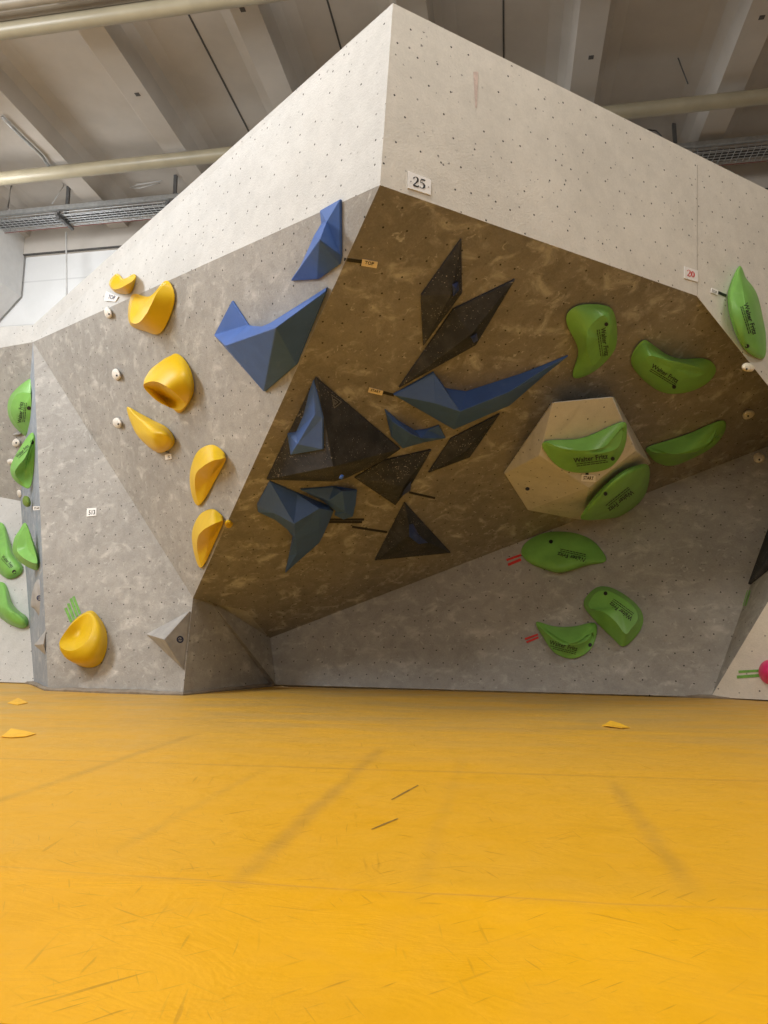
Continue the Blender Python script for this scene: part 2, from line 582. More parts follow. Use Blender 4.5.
def loft(tr, pl, loops, center=None, sharp=(), m=4, rim=0.02, corner=(), inset=0.03):
    """a moulded hold: closed loops of (x, y, height off the facet), outermost first"""
    n, _ = pl
    rings = []
    for L in loops:
        pts = [hit(*tr((p[0], p[1])), pl, p[2] if len(p) > 2 else 0.0) for p in L]
        rings.append(catmull(pts, m))
    cen0 = sum(rings[0], Vector()) / len(rings[0])
    # flat mounting flange
    base = rings[0]
    edge = [p + n * rim for p in base]
    shoulder = [p + (cen0 - p) * inset + n * (rim * 1.25) for p in base]
    rings = [[p + n * 0.001 for p in base], edge, shoulder] + rings[1:]
    N_ = len(base)
    bm = bmesh.new()
    cl = bm.edges.layers.float.new('crease_edge')
    R = [[bm.verts.new(p) for p in rg] for rg in rings]
    for a, b in zip(R, R[1:]):
        for i in range(N_):
            bm.faces.new((a[i], a[(i + 1) % N_], b[(i + 1) % N_], b[i]))
    bm.faces.new(R[0])
    if center:
        c = bm.verts.new(hit(*tr((center[0], center[1])), pl, center[2]))
        mid = [bm.verts.new(v.co.lerp(c.co, 0.5)) for v in R[-1]]
        a = R[-1]
        for i in range(N_):
            bm.faces.new((a[i], a[(i + 1) % N_], mid[(i + 1) % N_], mid[i]))
            bm.faces.new((mid[i], mid[(i + 1) % N_], c))
    else:
        bm.faces.new(R[-1])
    bm.edges.ensure_lookup_table()
    idx = {}
    for ri, rg in enumerate(R):
        for v in rg:
            idx[v] = ri
    for e in bm.edges:
        a, b = idx.get(e.verts[0]), idx.get(e.verts[1])
        if a is not None and a == b:
            if a == 1:
                e[cl] = 0.7
            elif (a - 2) in sharp:
                e[cl] = 0.85
                e.smooth = False
    bmesh.ops.recalc_face_normals(bm, faces=bm.faces)
    me = bpy.data.meshes.new('tmp')
    bm.to_mesh(me)
    bm.free()
    o = bpy.data.objects.new('tmp', me)
    COL.objects.link(o)
    md = o.modifiers.new('s', 'SUBSURF')
    md.levels = md.render_levels = 1
    dg = bpy.context.evaluated_depsgraph_get()
    me2 = bpy.data.meshes.new_from_object(o.evaluated_get(dg))
    bpy.data.objects.remove(o)
    return me2, cen0


def facet_mesh(tr, pl, verts, faces, nb, skirt=0.02):
    """a folded plywood or resin shape: verts (x, y, height); the first nb are the outline"""
    n, _ = pl
    P = [hit(*tr((v[0], v[1])), pl, max(v[2], 0.0)) for v in verts]
    for i in range(nb):
        P[i] = P[i] + n * skirt
    k = len(P)
    for i in range(nb):
        P.append(P[i] - n * (skirt - 0.001 + max(verts[i][2], 0)))
    fs = [tuple(f) for f in faces]
    for i in range(nb):
        j = (i + 1) % nb
        fs.append((i, j, k + j, k + i))
    fs.append(tuple(range(k + nb - 1, k - 1, -1)))
    cen = sum(P[:nb], Vector()) / nb
    return mesh(P, fs), cen


def bevel_mesh(me, w=0.006):
    bm = bmesh.new()
    bm.from_mesh(me)
    bmesh.ops.bevel(bm, geom=[e for e in bm.edges if len(e.link_faces) == 2 and e.calc_face_angle(0) > 0.15], offset=w, segments=1, affect='EDGES', clamp_overlap=True)
    bm.to_mesh(me)
    bm.free()
    return me


# lettering -----------------------------------------------------------------
def text_shape(s, spacing=1.0):
    cu = bpy.data.curves.new('t', 'FONT')
    cu.body = s
    cu.size = 1.0
    cu.resolution_u = 2
    cu.space_character = spacing
    cu.offset = 0.018
    o = bpy.data.objects.new('t', cu)
    COL.objects.link(o)
    dg = bpy.context.evaluated_depsgraph_get()
    me = bpy.data.meshes.new_from_object(o.evaluated_get(dg))
    vs = [(v.co.x, v.co.y) for v in me.vertices]
    fs = [tuple(p.vertices) for p in me.polygons]
    bpy.data.objects.remove(o)
    w = max(v[0] for v in vs)
    return [(x / w, y / 0.72) for x, y in vs], fs


_TX = {}


def txt(s):
    if s not in _TX:
        _TX[s] = text_shape(s)
    return _TX[s]


def stroke(pts, ws):
    vs, fs = [], []
    for i, p in enumerate(pts):
        a = pts[max(i - 1, 0)]
        b = pts[min(i + 1, len(pts) - 1)]
        dx, dy = b[0] - a[0], b[1] - a[1]
        l = math.hypot(dx, dy) or 1
        w = ws[i] / 2
        vs += [(p[0] - dy / l * w, p[1] + dx / l * w), (p[0] + dy / l * w, p[1] - dx / l * w)]
    for i in range(len(pts) - 1):
        fs.append((2 * i, 2 * i + 1, 2 * i + 3, 2 * i + 2))
    return vs, fs


def join(*shapes):
    V, Fc = [], []
    for vs, fs in shapes:
        k = len(V)
        V += vs
        Fc += [tuple(i + k for i in f) for f in fs]
    return V, Fc


def moved(sh, dx, sx=1.0, dy=0.0, sy=1.0):
    return [(x * sx + dx, y * sy + dy) for x, y in sh[0]], sh[1]


# bold serif numerals drawn as pen strokes in a 0.5 x 1 box
G2 = join(stroke([(.04, .72), (.07, .86), (.16, .96), (.27, .97), (.37, .9), (.40, .76), (.36, .6), (.25, .4), (.12, .2), (.03, .08)],
                 [.10, .08, .06, .08, .13, .16, .15, .11, .08, .06]),
          stroke([(.02, .07), (.2, .07), (.36, .07), (.44, .1), (.47, .25)], [.14, .15, .15, .13, .03]))
G5 = join(stroke([(.12, .92), (.28, .92), (.42, .93), (.46, .99)], [.14, .15, .14, .03]),
          stroke([(.14, .95), (.10, .75), (.07, .58)], [.05, .05, .05]),
          stroke([(.07, .56), (.2, .62), (.33, .56), (.40, .42), (.39, .24), (.30, .09), (.17, .04), (.07, .08), (.05, .14)],
                 [.03, .08, .13, .16, .16, .11, .06, .09, .11]))
G0 = stroke([(.24 + .17 * math.sin(a), .5 - .44 * math.cos(a)) for a in [i * math.pi / 10 for i in range(21)]],
            [.06 + .12 * abs(math.sin(i * math.pi / 10)) for i in range(21)])
N25 = join(G2, moved(G5, .52))
N20 = join(G2, moved(G0, .52))


def decal(name, shape, p0, p1, height, bvh, mat, parent=None, lift=0.003, width=1.0, shear=0.0):
    """flat print laid on whatever surface lies there; p0 to p1 is the base line"""
    vs, fs = shape
    dx, dy = p1[0] - p0[0], p1[1] - p0[1]
    L = math.hypot(dx, dy)
    ux, uy = dy / L, -dx / L
    out, ok = [], []
    for x, y in vs:
        X, Y = x / width, y
        q = land(p0[0] + dx * X + (ux * height + shear * dx) * Y, p0[1] + dy * X + (uy * height + shear * dy) * Y, bvh, lift)
        ok.append(q is not None)
        out.append(q if q is not None else Vector((0, 0, 0)))
    good = [f for f in fs if all(ok[i] for i in f)]
    used = sorted({i for f in good for i in f})
    mp = {i: j for j, i in enumerate(used)}
    if not used:
        return None
    me = bpy.data.meshes.new('m')
    me.from_pydata([tuple(out[i]) for i in used], [], [tuple(mp[i] for i in f) for f in good])
    return obj(name, me, mat, parent)


def grid_shape(quad, nu=6, nv=2):
    """a px quad (a,b,c,d) as a lattice on 0..1"""
    vs, fs = [], []
    a, b, c, d = quad
    for j in range(nv + 1):
        for i in range(nu + 1):
            s, t = i / nu, j / nv
            x = (a[0] * (1 - s) + b[0] * s) * (1 - t) + (d[0] * (1 - s) + c[0] * s) * t
            y = (a[1] * (1 - s) + b[1] * s) * (1 - t) + (d[1] * (1 - s) + c[1] * s) * t
            vs.append((x, y))
    for j in range(nv):
        for i in range(nu):
            k = j * (nu + 1) + i
            fs.append((k, k + 1, k + nu + 2, k + nu + 1))
    return vs, fs


def sheet(name, quad, bvh, mat, parent=None, thick=0.003, nu=6, nv=2, gap=0.001):
    """thin strip or card lying on the surface, with thickness"""
    vs, fs = grid_shape(quad, nu, nv)
    lo = [land(x, y, bvh, gap) for x, y in vs]
    hi = [land(x, y, bvh, gap + thick) for x, y in vs]
    if any(p is None for p in lo):
        raise ValueError(name + str(quad))
    n = len(lo)
    F_ = [tuple(i + n for i in f) for f in fs] + [tuple(reversed(f)) for f in fs]
    W = nu + 1
    per = [i for i in range(W)] + [j * W + nu for j in range(1, nv + 1)] + [nv * W + i for i in range(nu - 1, -1, -1)] + [j * W for j in range(nv - 1, 0, -1)]
    for i in range(len(per)):
        a, b = per[i], per[(i + 1) % len(per)]
        F_.append((a, b, b + n, a + n))
    return obj(name, mesh(lo + hi, F_), mat, parent)


def disc(px, py, r, bvh, name, mat, parent, lift=0.004, squash=1.0, n=14):
    sh = ([(0.5 + 0.5 * math.cos(2 * math.pi * i / n), 0.5 + 0.5 * math.sin(2 * math.pi * i / n)) for i in range(n)], [tuple(range(n))])
    return decal(name, sh, (px - r, py + r * squash), (px + r, py + r * squash), 2 * r * squash, bvh, mat, parent, lift)


WF = 'Walter Fritz'


def strip_at(px, py):
    """the narrow return panel is seen almost edge-on: its small holds sit square to the corner"""
    q = hit(px, py, STRIP)
    return ((STRIP[0] + (CAM - q).normalized() * 1.2).normalized(), q)


def print_on(root, body, p0, p1, h, hole=None, lines=2, mat='ink'):
    b = bvh_of([body])
    shapes = [moved(txt(WF), 0)]
    # rows of tiny print under the name
    x0 = random.random() * .05
    for j in range(lines):
        x = 0.02 + x0
        while x < 0.93:
            w = random.uniform(.05, .12)
            y = -0.42 - j * 0.42
            shapes.append(([(x, y), (min(x + w, .98), y), (min(x + w, .98), y + .17), (x, y + .17)], [(0, 1, 2, 3)]))
            x += w + .018
    decal('lettering', join(*shapes), p0, p1, h, b, M[mat], root)
    if hole:
        disc(hole[0], hole[1], 2.0, b, 'bolt', M['hole'], root)


def hold(kind, pl, tr, loops, center, mat, label, cat='climbing hold', group=None, sharp=(), name='climbing_hold', **kw):
    me, cen = loft(tr, pl, loops, center, sharp, **kw)
    r = thing(name, cen, label, cat, group)
    body = obj('body', me, M[mat], r, smooth=True)
    bpy.context.view_layer.update()
    return r, body


def folded(pl, tr, verts, faces, nb, mat, label, cat, group=None, name='climbing_volume', skirt=0.02, bev=0.006):
    me, cen = facet_mesh(tr, pl, verts, faces, nb, skirt)
    if bev:
        bevel_mesh(me, bev)
    r = thing(name, cen, label, cat, group)
    body = obj('body', me, M[mat], r)
    bpy.context.view_layer.update()
    return r, body


ident = lambda p: p
# ================================================================== yellow holds
YG = 'yellow holds on the left face'
t = cr(100, 260, 6.4)
hold('y', LB, t,
     [[(120, 90), (163, 127), (232, 93), (237, 135), (207, 212), (152, 222), (98, 205), (68, 150)],
      [(114, 100, .02), (155, 138, .03), (228, 103, .05), (208, 135, .12), (165, 160, .16), (122, 182, .17), (86, 186, .14), (68, 148, .08)]],
     (122, 142, .03), 'yellow', 'smallest yellow scooped hold, topmost on the white band', group=YG, sharp=(1,))
hold('y', FB, t,
     [[(214, 220), (330, 236), (435, 128), (491, 220), (466, 345), (396, 472), (300, 455), (196, 402)],
      [(218, 235, .02), (328, 250, .03), (426, 150, .04), (372, 195, .12), (330, 275, .18), (290, 350, .22), (240, 404, .23), (192, 385, .16)]],
     (262, 310, .05), 'yellow', 'yellow hold with pointed upper tip and broad scoop, just under the small top one', group=YG, sharp=(1,))
t = cr(100, 340, 6.4)
hold('y', FB, t,
     [[(495, 83), (575, 155), (613, 290), (588, 390), (520, 468), (450, 400), (400, 290), (420, 160)],
      [(430, 108, .12), (545, 190, .13), (588, 300, .11), (570, 390, .07), (515, 455, .05), (440, 428, .12), (330, 345, .26), (286, 205, .27)],
      [(345, 266, .30), (430, 303, .25), (505, 362, .15), (540, 405, .06), (505, 440, .05), (400, 413, .12), (320, 352, .24), (274, 290, .31)]],
     (430, 375, .03), 'yellow', 'round yellow bucket hold opening downward like a hood', group=YG, sharp=(2,))
hold('y', FB, t,
     [[(180, 430), (250, 460), (345, 510), (440, 560), (490, 640), (460, 695), (370, 716), (240, 590)],
      [(192, 470, .05), (255, 500, .10), (335, 545, .13), (420, 590, .12), (462, 640, .08), (435, 690, .08), (350, 708, .12), (230, 610, .12)]],
     (330, 600, .19), 'yellow', 'long tilted yellow wedge hold with a flat upper ledge above a tiny white tag', group=YG)
t = cr(150, 430, 6.83)
hold('y', FB, t,
     [[(420, 98), (490, 123), (529, 192), (452, 340), (352, 514), (300, 450), (284, 300), (330, 155)],
      [(425, 212, .16), (478, 200, .11), (522, 196, .03), (450, 336, .012), (350, 505, .02), (312, 430, .06), (310, 310, .14), (355, 255, .17)]],
     (395, 340, .05), 'yellow', 'yellow half-moon hold with rounded top, upper of the pair by the prow edge', group=YG, sharp=(1,))
hold('y', FB, t,
     [[(430, 536), (482, 560), (512, 618), (445, 770), (364, 942), (316, 850), (298, 700), (348, 580)],
      [(420, 650, .15), (470, 628, .10), (503, 624, .03), (443, 765, .012), (362, 932, .02), (326, 840, .06), (324, 745, .14), (355, 692, .17)]],
     (400, 770, .05), 'yellow', 'yellow half-moon hold touching the prow edge, lower of the pair', group=YG, sharp=(1,))
t = cr(40, 590, 8.53)
hold('y', FA, t,
     [[(425, 178), (515, 235), (576, 350), (582, 490), (530, 625), (420, 665), (290, 600), (250, 330)],
      [(408, 186, .08), (490, 255, .15), (520, 380, .19), (500, 505, .21), (410, 610, .22), (250, 622, .24), (163, 515, .25), (240, 310, .12)],
      [(402, 200, .10), (448, 275, .14), (432, 385, .22), (370, 465, .26), (282, 516, .29), (195, 503, .30), (163, 440, .26), (262, 300, .14)]],
     (318, 385, .06), 'yellow', 'deep yellow bucket hold low on the wall, open towards the top', group=YG, sharp=(2,))
t = cr(150, 430, 6.83)
hold('y', ROOF, t,
     [[(535, 608), (555, 618), (568, 632), (560, 650), (540, 664), (518, 656), (508, 638), (515, 618)],
      [(533, 620, .04), (546, 624, .05), (555, 634, .05), (550, 648, .04), (538, 655, .03), (524, 650, .04), (518, 638, .05), (522, 624, .05)]],
     (536, 637, .06), 'yellow', 'tiny yellow nub on the dark overhang beside the lower half-moon hold', cat='foothold', name='foothold', rim=0.01)

# ================================================================== green holds on the right
GG = 'green holds on the right side'
t = cr(550, 290, 7.68)
r, b = hold('g', ROOF, t,
            [[(205, 106), (428, 108), (492, 190), (508, 345), (478, 470), (345, 605), (215, 665), (165, 635), (212, 450), (112, 220)],
             [(240, 150, .05), (412, 165, .08), (462, 215, .09), (476, 340, .09), (448, 460, .08), (335, 592, .09), (255, 600, .05), (245, 570, .06), (262, 430, .13), (200, 240, .05)],
             [(300, 290, .14), (400, 195, .12), (448, 230, .11), (462, 340, .11), (432, 455, .10), (342, 575, .11), (318, 560, .12), (300, 510, .14), (283, 430, .17), (286, 360, .17)]],
            (385, 370, .13), 'green', 'green hold with folded flat face and concave side, nearest the blue blade', group=GG, sharp=(2,))
print_on(r, b, (600.5, 328), (604.5, 356), 5.0, (606, 324), mat='ink_soft')
t = cr(620, 330, 6.98)
r, b = hold('g', ROOF, t,
            [[(145, 63), (225, 95), (320, 162), (430, 195), (600, 193), (664, 270), (590, 370), (430, 432), (250, 410), (68, 225)],
             [(150, 95, .03), (230, 130, .07), (320, 190, .1), (430, 215, .1), (585, 225, .06), (640, 275, .06), (560, 355, .1), (420, 410, .1), (260, 385, .1), (95, 230, .06)],
             [(200, 180, .16), (265, 192, .18), (340, 212, .19), (430, 228, .19), (540, 262, .15), (590, 300, .11), (520, 330, .15), (410, 345, .16), (290, 310, .17), (190, 225, .15)]],
            (370, 270, .19), 'green', 'wide green hold with dark scoop along its top rim below the number 20 sign', group=GG, sharp=(2,))
print_on(r, b, (651, 367), (677, 383), 4.6, (674, 386.5))
t = cr(700, 260, 9.31)
r, b = hold('g', BR, t,
            [[(340, 62), (385, 115), (410, 180), (512, 320), (572, 580), (592, 690), (590, 905), (500, 915), (365, 800), (268, 560), (242, 400), (250, 270)],
             [(338, 85, .05), (372, 125, .07), (398, 190, .09), (492, 325, .1), (552, 580, .1), (572, 700, .09), (575, 890, .05), (505, 895, .05), (385, 790, .09), (292, 555, .1), (266, 400, .1), (270, 285, .08)]],
            (430, 500, .17), 'green', 'tall leaf-shaped green hold on the off-white panel at the top right', group=GG, m=3, inset=0.05)
print_on(r, b, (743.2, 304), (752.8, 335), 4.6, (747, 346))
t = cr(640, 410, 7.68)
r, b = hold('g', ROOF, t,
            [[(48, 278), (210, 225), (390, 165), (625, 66), (645, 150), (565, 262), (430, 345), (250, 418), (125, 395), (56, 325)],
             [(62, 288, .02), (160, 318, .12), (250, 345, .20), (380, 318, .21), (540, 248, .17), (605, 100, .03), (622, 150, .04), (545, 262, .14), (390, 330, .19), (120, 330, .10)]],
            None, 'green', 'shallow boat-shaped green hold tilted up to the right, beside the white volume', group=GG, sharp=(1,))
# hexagonal volume first, its holds sit on it
t = cr(490, 380, 4.267)
HEXV = [(262, 92, 0), (528, 68, 0), (684, 350, 0), (388, 594, 0), (160, 552, 0), (58, 392, 0),
        (268, 95, .13), (522, 71, .13), (624, 300, .42), (420, 460, .50), (211, 322, .40)]
HEXF = [(6, 7, 8, 9, 10), (0, 1, 7, 6), (1, 2, 8, 7), (2, 3, 9, 8), (3, 4, 5, 10, 9), (5, 0, 6, 10)]
# the upper facet is one flat board: its top corners follow from the other three
_pl = plane(*[hit(*t((v[0], v[1])), ROOF, v[2]) for v in HEXV[8:11]])
for _i in (6, 7):
    _p = hit(*t((HEXV[_i][0], HEXV[_i][1])), _pl)
    HEXV[_i] = (HEXV[_i][0], HEXV[_i][1], (_p - ROOF[1]).dot(ROOF[0]))
hx, hxb = folded(ROOF, t, HEXV, HEXF, 6, 'volume_white', 'large off-white faceted volume carrying two green holds on the overhang', 'climbing volume', skirt=0.015, bev=0.012)
me = hxb.data
uvl = me.uv_layers.new(name='UVMap')
for p in me.polygons:
    ax = Vector((0, 0, 1)).cross(p.normal)
    ax = ax.normalized() if ax.length > 1e-3 else Vector((1, 0, 0))
    ay = p.normal.cross(ax)
    for li in p.loop_indices:
        co = me.vertices[me.loops[li].vertex_index].co
        uvl.data[li].uv = (co.dot(ax), co.dot(ay))
hxB = bvh_of([hxb])
hp = [hit(*t((v[0], v[1])), ROOF, v[2]) for v in HEXV]
HF = plane(hp[6], hp[8], hp[10])
HF = plane(hp[7], hp[9], hp[10])
HR = plane(hp[9], hp[8], hit(*t((640, 505)), ROOF, .10))
disc(527.5, 488.5, 2.2, hxB, 'emblem', M['ink_blue'], hx, squash=0.8)
t = cr(530, 410, 5.9)
r, b = hold('g', HF, t,
            [[(74, 178), (270, 165), (380, 130), (540, 62), (565, 110), (545, 230), (458, 338), (290, 364), (172, 334), (95, 255)],
             [(95, 190, .04), (200, 232, .13), (340, 240, .19), (450, 212, .16), (530, 110, .05), (548, 130, .05), (525, 215, .10), (440, 250, .17), (320, 262, .18), (130, 220, .07)]],
            (330, 246, .185), 'green', 'crescent green hold on the upper facet of the white volume', group=GG, sharp=(1,))
print_on(r, b, (574, 462.5), (608, 458), 4.8, (612.5, 458.5))
r, b = hold('g', HR, t,
            [[(690, 315), (694, 420), (655, 520), (560, 600), (480, 630), (304, 640), (315, 580), (410, 460), (520, 365), (600, 325)],
             [(672, 335, .06), (668, 420, .08), (630, 505, .09), (545, 580, .08), (470, 606, .06), (335, 622, .04), (345, 575, .06), (430, 470, .09), (525, 385, .09), (600, 345, .08)]],
            (530, 480, .13), 'green', 'rounded green hold wrapped on the lower facet of the white volume', group=GG)
print_on(r, b, (631, 489.5), (607.5, 508.5), 4.8, (605.4, 493.4))
t = cr(500, 525, 6.4)
r, b = hold('g', LLW, t,
            [[(230, 75), (330, 48), (470, 55), (580, 95), (650, 165), (680, 240), (560, 262), (400, 312), (290, 290), (190, 248), (138, 190), (155, 130)],
             [(240, 95, .06), (330, 72, .08), (460, 75, .08), (570, 110, .07), (630, 175, .05), (655, 232, .04), (550, 255, .10), (400, 305, .16), (295, 280, .13), (205, 240, .07), (160, 190, .06), (175, 140, .06)],
             [(300, 118, .10), (350, 108, .10), (440, 115, .10), (520, 130, .09), (570, 170, .09), (580, 210, .11), (510, 225, .16), (400, 255, .20), (330, 240, .18), (270, 210, .13), (240, 180, .11), (255, 140, .10)]],
            (400, 185, .15), 'green', 'broad green hold with bulging lower lip, just beneath the overhang', group=GG, m=3)
print_on(r, b, (587, 558.5), (558, 552), 4.4, (551, 541.8))
t = cr(520, 580, 5.9)
r, b = hold('g', LLW, t,
            [[(440, 55), (515, 44), (600, 80), (690, 150), (728, 225), (705, 310), (615, 398), (550, 350), (430, 230), (374, 140)],
             [(445, 75, .10), (512, 64, .12), (590, 98, .14), (675, 165, .16), (695, 230, .17), (658, 285, .18), (622, 318, .19), (560, 240, .21), (490, 188, .21), (402, 160, .13)]],
            (590, 160, .17), 'green', 'thick green hold with dark underside, upper right of the lowest pair', group=GG, sharp=(1,))
print_on(r, b, (633, 617.5), (611, 601.5), 4.6, (605.6, 593.6))
r, b = hold('g', LLW, t,
            [[(95, 250), (200, 278), (320, 278), (436, 255), (455, 310), (430, 395), (370, 450), (290, 468), (200, 430), (130, 330)],
             [(108, 262, .03), (190, 320, .13), (260, 362, .20), (330, 370, .20), (395, 325, .12), (432, 268, .04), (425, 320, .07), (380, 365, .13), (270, 385, .19), (150, 310, .09)]],
            (300, 376, .20), 'green', 'small boat-shaped green hold near the floor, lowest on the right side', group=GG, sharp=(1,))
print_on(r, b, (549.5, 644), (577, 651), 4.4, (590, 645), mat='ink_soft')

# ================================================================== green holds at the left edge
GL = 'green holds at the far left'
t = cr(0, 370, 6.4)
r, b = hold('g', LU, t,
            [[(203, 52), (218, 120), (215, 330), (190, 420), (150, 408), (80, 335), (55, 240), (85, 148)],
             [(185, 148, .20), (200, 180, .22), (198, 310, .20), (178, 395, .10), (150, 392, .10), (90, 325, .18), (68, 240, .20), (110, 152, .21)]],
            (140, 260, .26), 'green', 'green dome hold with flat printed face, topmost at the far left', group=GL, sharp=(1,))
print_on(r, b, (21.5, 423), (23.5, 402), 4.0, (29, 408))
r, b = hold('g', strip_at(34, 455), t,
            [[(212, 398), (236, 470), (228, 600), (203, 745), (160, 750), (88, 692), (76, 610), (140, 490)],
             [(214, 430, .06), (228, 500, .06), (215, 600, .03), (196, 720, .02), (150, 725, .03), (98, 672, .13), (108, 625, .20), (165, 555, .20)]],
            (160, 650, .02), 'green', 'green hooded hold with hollow dark underside, second down at the far left', group=GL, sharp=(1,))
print_on(r, b, (17.5, 458), (29.5, 446.5), 3.2, (32.3, 442.3), lines=1, mat='ink_soft')
t = cr(0, 500, 5.12)
r, b = hold('g', LL, t,
            [[(20, 122), (50, 195), (72, 262), (122, 345), (105, 388), (50, 407), (0, 375), (-60, 300), (-70, 190), (-30, 130)],
             [(16, 150, .06), (36, 205, .13), (60, 275, .15), (104, 345, .09), (92, 372, .09), (50, 388, .11), (5, 355, .13), (-40, 290, .14), (-45, 200, .12), (-20, 155, .08)]],
            (20, 285, .20), 'green', 'dull green printed hold cut by the photo edge, left of the pale green scoop', group=GL)
print_on(r, b, (1.5, 557), (11.5, 568), 3.4, (14.2, 571.8), lines=1, mat='ink_soft')
r, b = hold('g', strip_at(38, 566), t,
            [[(136, 115), (168, 190), (207, 312), (195, 360), (120, 327), (72, 270), (78, 200), (105, 155)],
             [(138, 135, .04), (160, 200, .08), (190, 305, .18), (180, 325, .20), (125, 300, .16), (88, 262, .10), (92, 205, .08), (112, 160, .06)]],
            (135, 240, .06), 'green', 'bright pale green scooped hold on the narrow blue-grey panel', group=GL, sharp=(1,))
r, b = hold('g', LL, t,
            [[(30, 428), (62, 520), (100, 568), (142, 600), (150, 640), (120, 660), (60, 642), (0, 600), (-60, 540), (-40, 440)],
             [(20, 445, .08), (48, 525, .16), (88, 580, .18), (128, 612, .12), (134, 636, .10), (112, 645, .10), (60, 625, .15), (5, 585, .16), (-40, 525, .13), (-25, 455, .09)]],
            (40, 555, .24), 'green', 'smooth green sloping hold cut by the photo edge, lowest at the far left', group=GL)
t = cr(0, 370, 6.4)
hold('g', strip_at(33, 502), t,
     [[(165, 805), (190, 815), (202, 850), (195, 872), (172, 876), (152, 858), (148, 830), (155, 812)],
      [(168, 820, .04), (183, 826, .05), (190, 850, .06), (186, 862, .06), (172, 865, .06), (160, 852, .05), (158, 834, .05), (160, 822, .04)]],
     (174, 844, .08), 'green_dull', 'small olive foothold beside the start tag on the blue-grey panel', cat='foothold', name='foothold', rim=0.012)


# ================================================================== cream footholds
def nub(px, py, w, h, rot, pl, mat, label, hgt=0.05, group=None, bolt=(0, 0)):
    def P(a, s):
        x, y = math.cos(a) * w * s, math.sin(a) * h * s
        return (px + x * math.cos(rot) - y * math.sin(rot), py + x * math.sin(rot) + y * math.cos(rot))
    A = [2 * math.pi * i / 8 for i in range(8)]
    wob = [random.uniform(.9, 1.08) for _ in A]
    l0 = [P(a, k) + (0,) for a, k in zip(A, wob)]
    l1 = [P(a, k * .9) + (hgt * .55,) for a, k in zip(A, wob)]
    l2 = [P(a, k * .55) + (hgt,) for a, k in zip(A, wob)]
    r, b = hold('n', pl, ident, [l0, l1, l2], (px, py, hgt * 1.02), mat, label, 'foothold', group, name='foothold', rim=0.008, m=2)
    bb = bvh_of([b])
    if bolt:
        disc(px + bolt[0], py + bolt[1], 0.9, bb, 'bolt', M['hole'], r)
    return r


nub(108.8, 313, 3.6, 6.0, -.3, FB, 'cream_pale', 'pinkish cream foothold just below the white band', bolt=(.5, 1))
nub(117, 374.5, 4.2, 6.2, -.4, FB, 'cream_pale', 'pale oval foothold level with the round yellow bucket hold', bolt=(0, 1))
nub(118, 423, 4.2, 6.0, -.5, FB, 'cream_pale', 'pale oval foothold near the upper end of the tilted yellow wedge', bolt=(.6, 1))
nub(16.4, 442.8, 4.3, 4.3, 0, LU, 'cream_pale', 'white foothold between the two upper green holds at the far left', bolt=(0, 0))
nub(11, 461.5, 3.6, 3.0, .2, LU, 'cream_pale', 'tiny white foothold left of the hooded green hold', bolt=None)
nub(19.8, 493.5, 2.6, 4.0, -.2, LU, 'cream_pale', 'narrow white foothold just above the pale lower panel', bolt=None)
nub(747.3, 367.5, 6.6, 4.6, .15, BR, 'cream', 'cream foothold under the tall leaf-shaped green hold, highest of three', bolt=(-1, 1.5))
nub(748, 414.2, 6.8, 4.6, -.35, ROOF, 'cream', 'oval cream foothold on the overhang, middle of the three on that edge', hgt=.08, bolt=(0, 1.5))
nub(759, 458, 6.4, 5.6, -.2, LLW, 'cream', 'round cream foothold where the overhang meets the lower panel', bolt=(.3, 1.8))
nub(17.5, 434, 4.5, 1.6, -.2, LU, 'volume_grey', 'thin grey foothold just under the topmost far-left green hold', .04, bolt=None)

# ================================================================== blue holds
BG = 'blue faceted holds'
t = cr(160, 180, 3.84)
folded(FB, t,
       [(622, 118, 0), (700, 74, 0), (702, 290, 0), (696, 322, 0), (612, 381, 0), (510, 387, 0), (548, 330, 0), (584, 252, 0), (600, 215, 0), (628, 168, 0),
        (640, 160, .06), (612, 228, .20)],
       [(0, 1, 10), (0, 10, 9), (1, 2, 11, 10), (2, 3, 11), (3, 4, 11), (4, 5, 11), (5, 6, 11), (6, 7, 11), (7, 8, 11), (8, 9, 10, 11)],
       10, 'blue', 'blue fin-shaped hold topmost on the side panel beside the prow edge', 'climbing hold', BG, name='climbing_hold', bev=0.004)
folded(FB, ident,
       [(216, 335, 0), (234, 300.5, 0), (250, 325, 0), (260, 328, 0), (272, 323, 0), (329, 287, 0), (298, 364, 0), (266, 391.5, 0),
        (225, 345.5, .24), (276, 327.5, .34), (326, 291, .05)],
       [(0, 1, 2), (0, 2, 8), (2, 3, 9, 8), (3, 4, 9), (4, 5, 10, 9), (8, 9, 7), (9, 6, 7), (9, 10, 6), (10, 5, 6), (0, 8, 7)],
       8, 'blue', 'largest blue hold, a broad wedge with a pointed spike beside the yellow holds', 'climbing hold', BG, name='climbing_hold', bev=0.004)
t = cr(360, 220, 3.49)
folded(ROOF, t,
       [(115, 605, 0), (255, 527, 0), (298, 585, 0), (370, 596, 0), (560, 535, 0), (640, 504, 0), (725, 469, 0), (652, 527, 0), (520, 642, 0), (325, 726, 0),
        (262, 640, .16), (350, 668, .22), (520, 600, .16), (640, 523, .05)],
       [(0, 1, 10), (1, 2, 11, 10), (2, 3, 11), (3, 4, 12, 11), (4, 5, 13, 12), (5, 6, 13), (6, 7, 13), (7, 8, 12, 13), (8, 9, 11, 12), (9, 0, 10, 11)],
       10, 'blue', 'long blue blade-like hold pointing right across the middle of the overhang', 'climbing hold', BG, name='climbing_hold', bev=0.004)
t = cr(350, 370, 4.8)
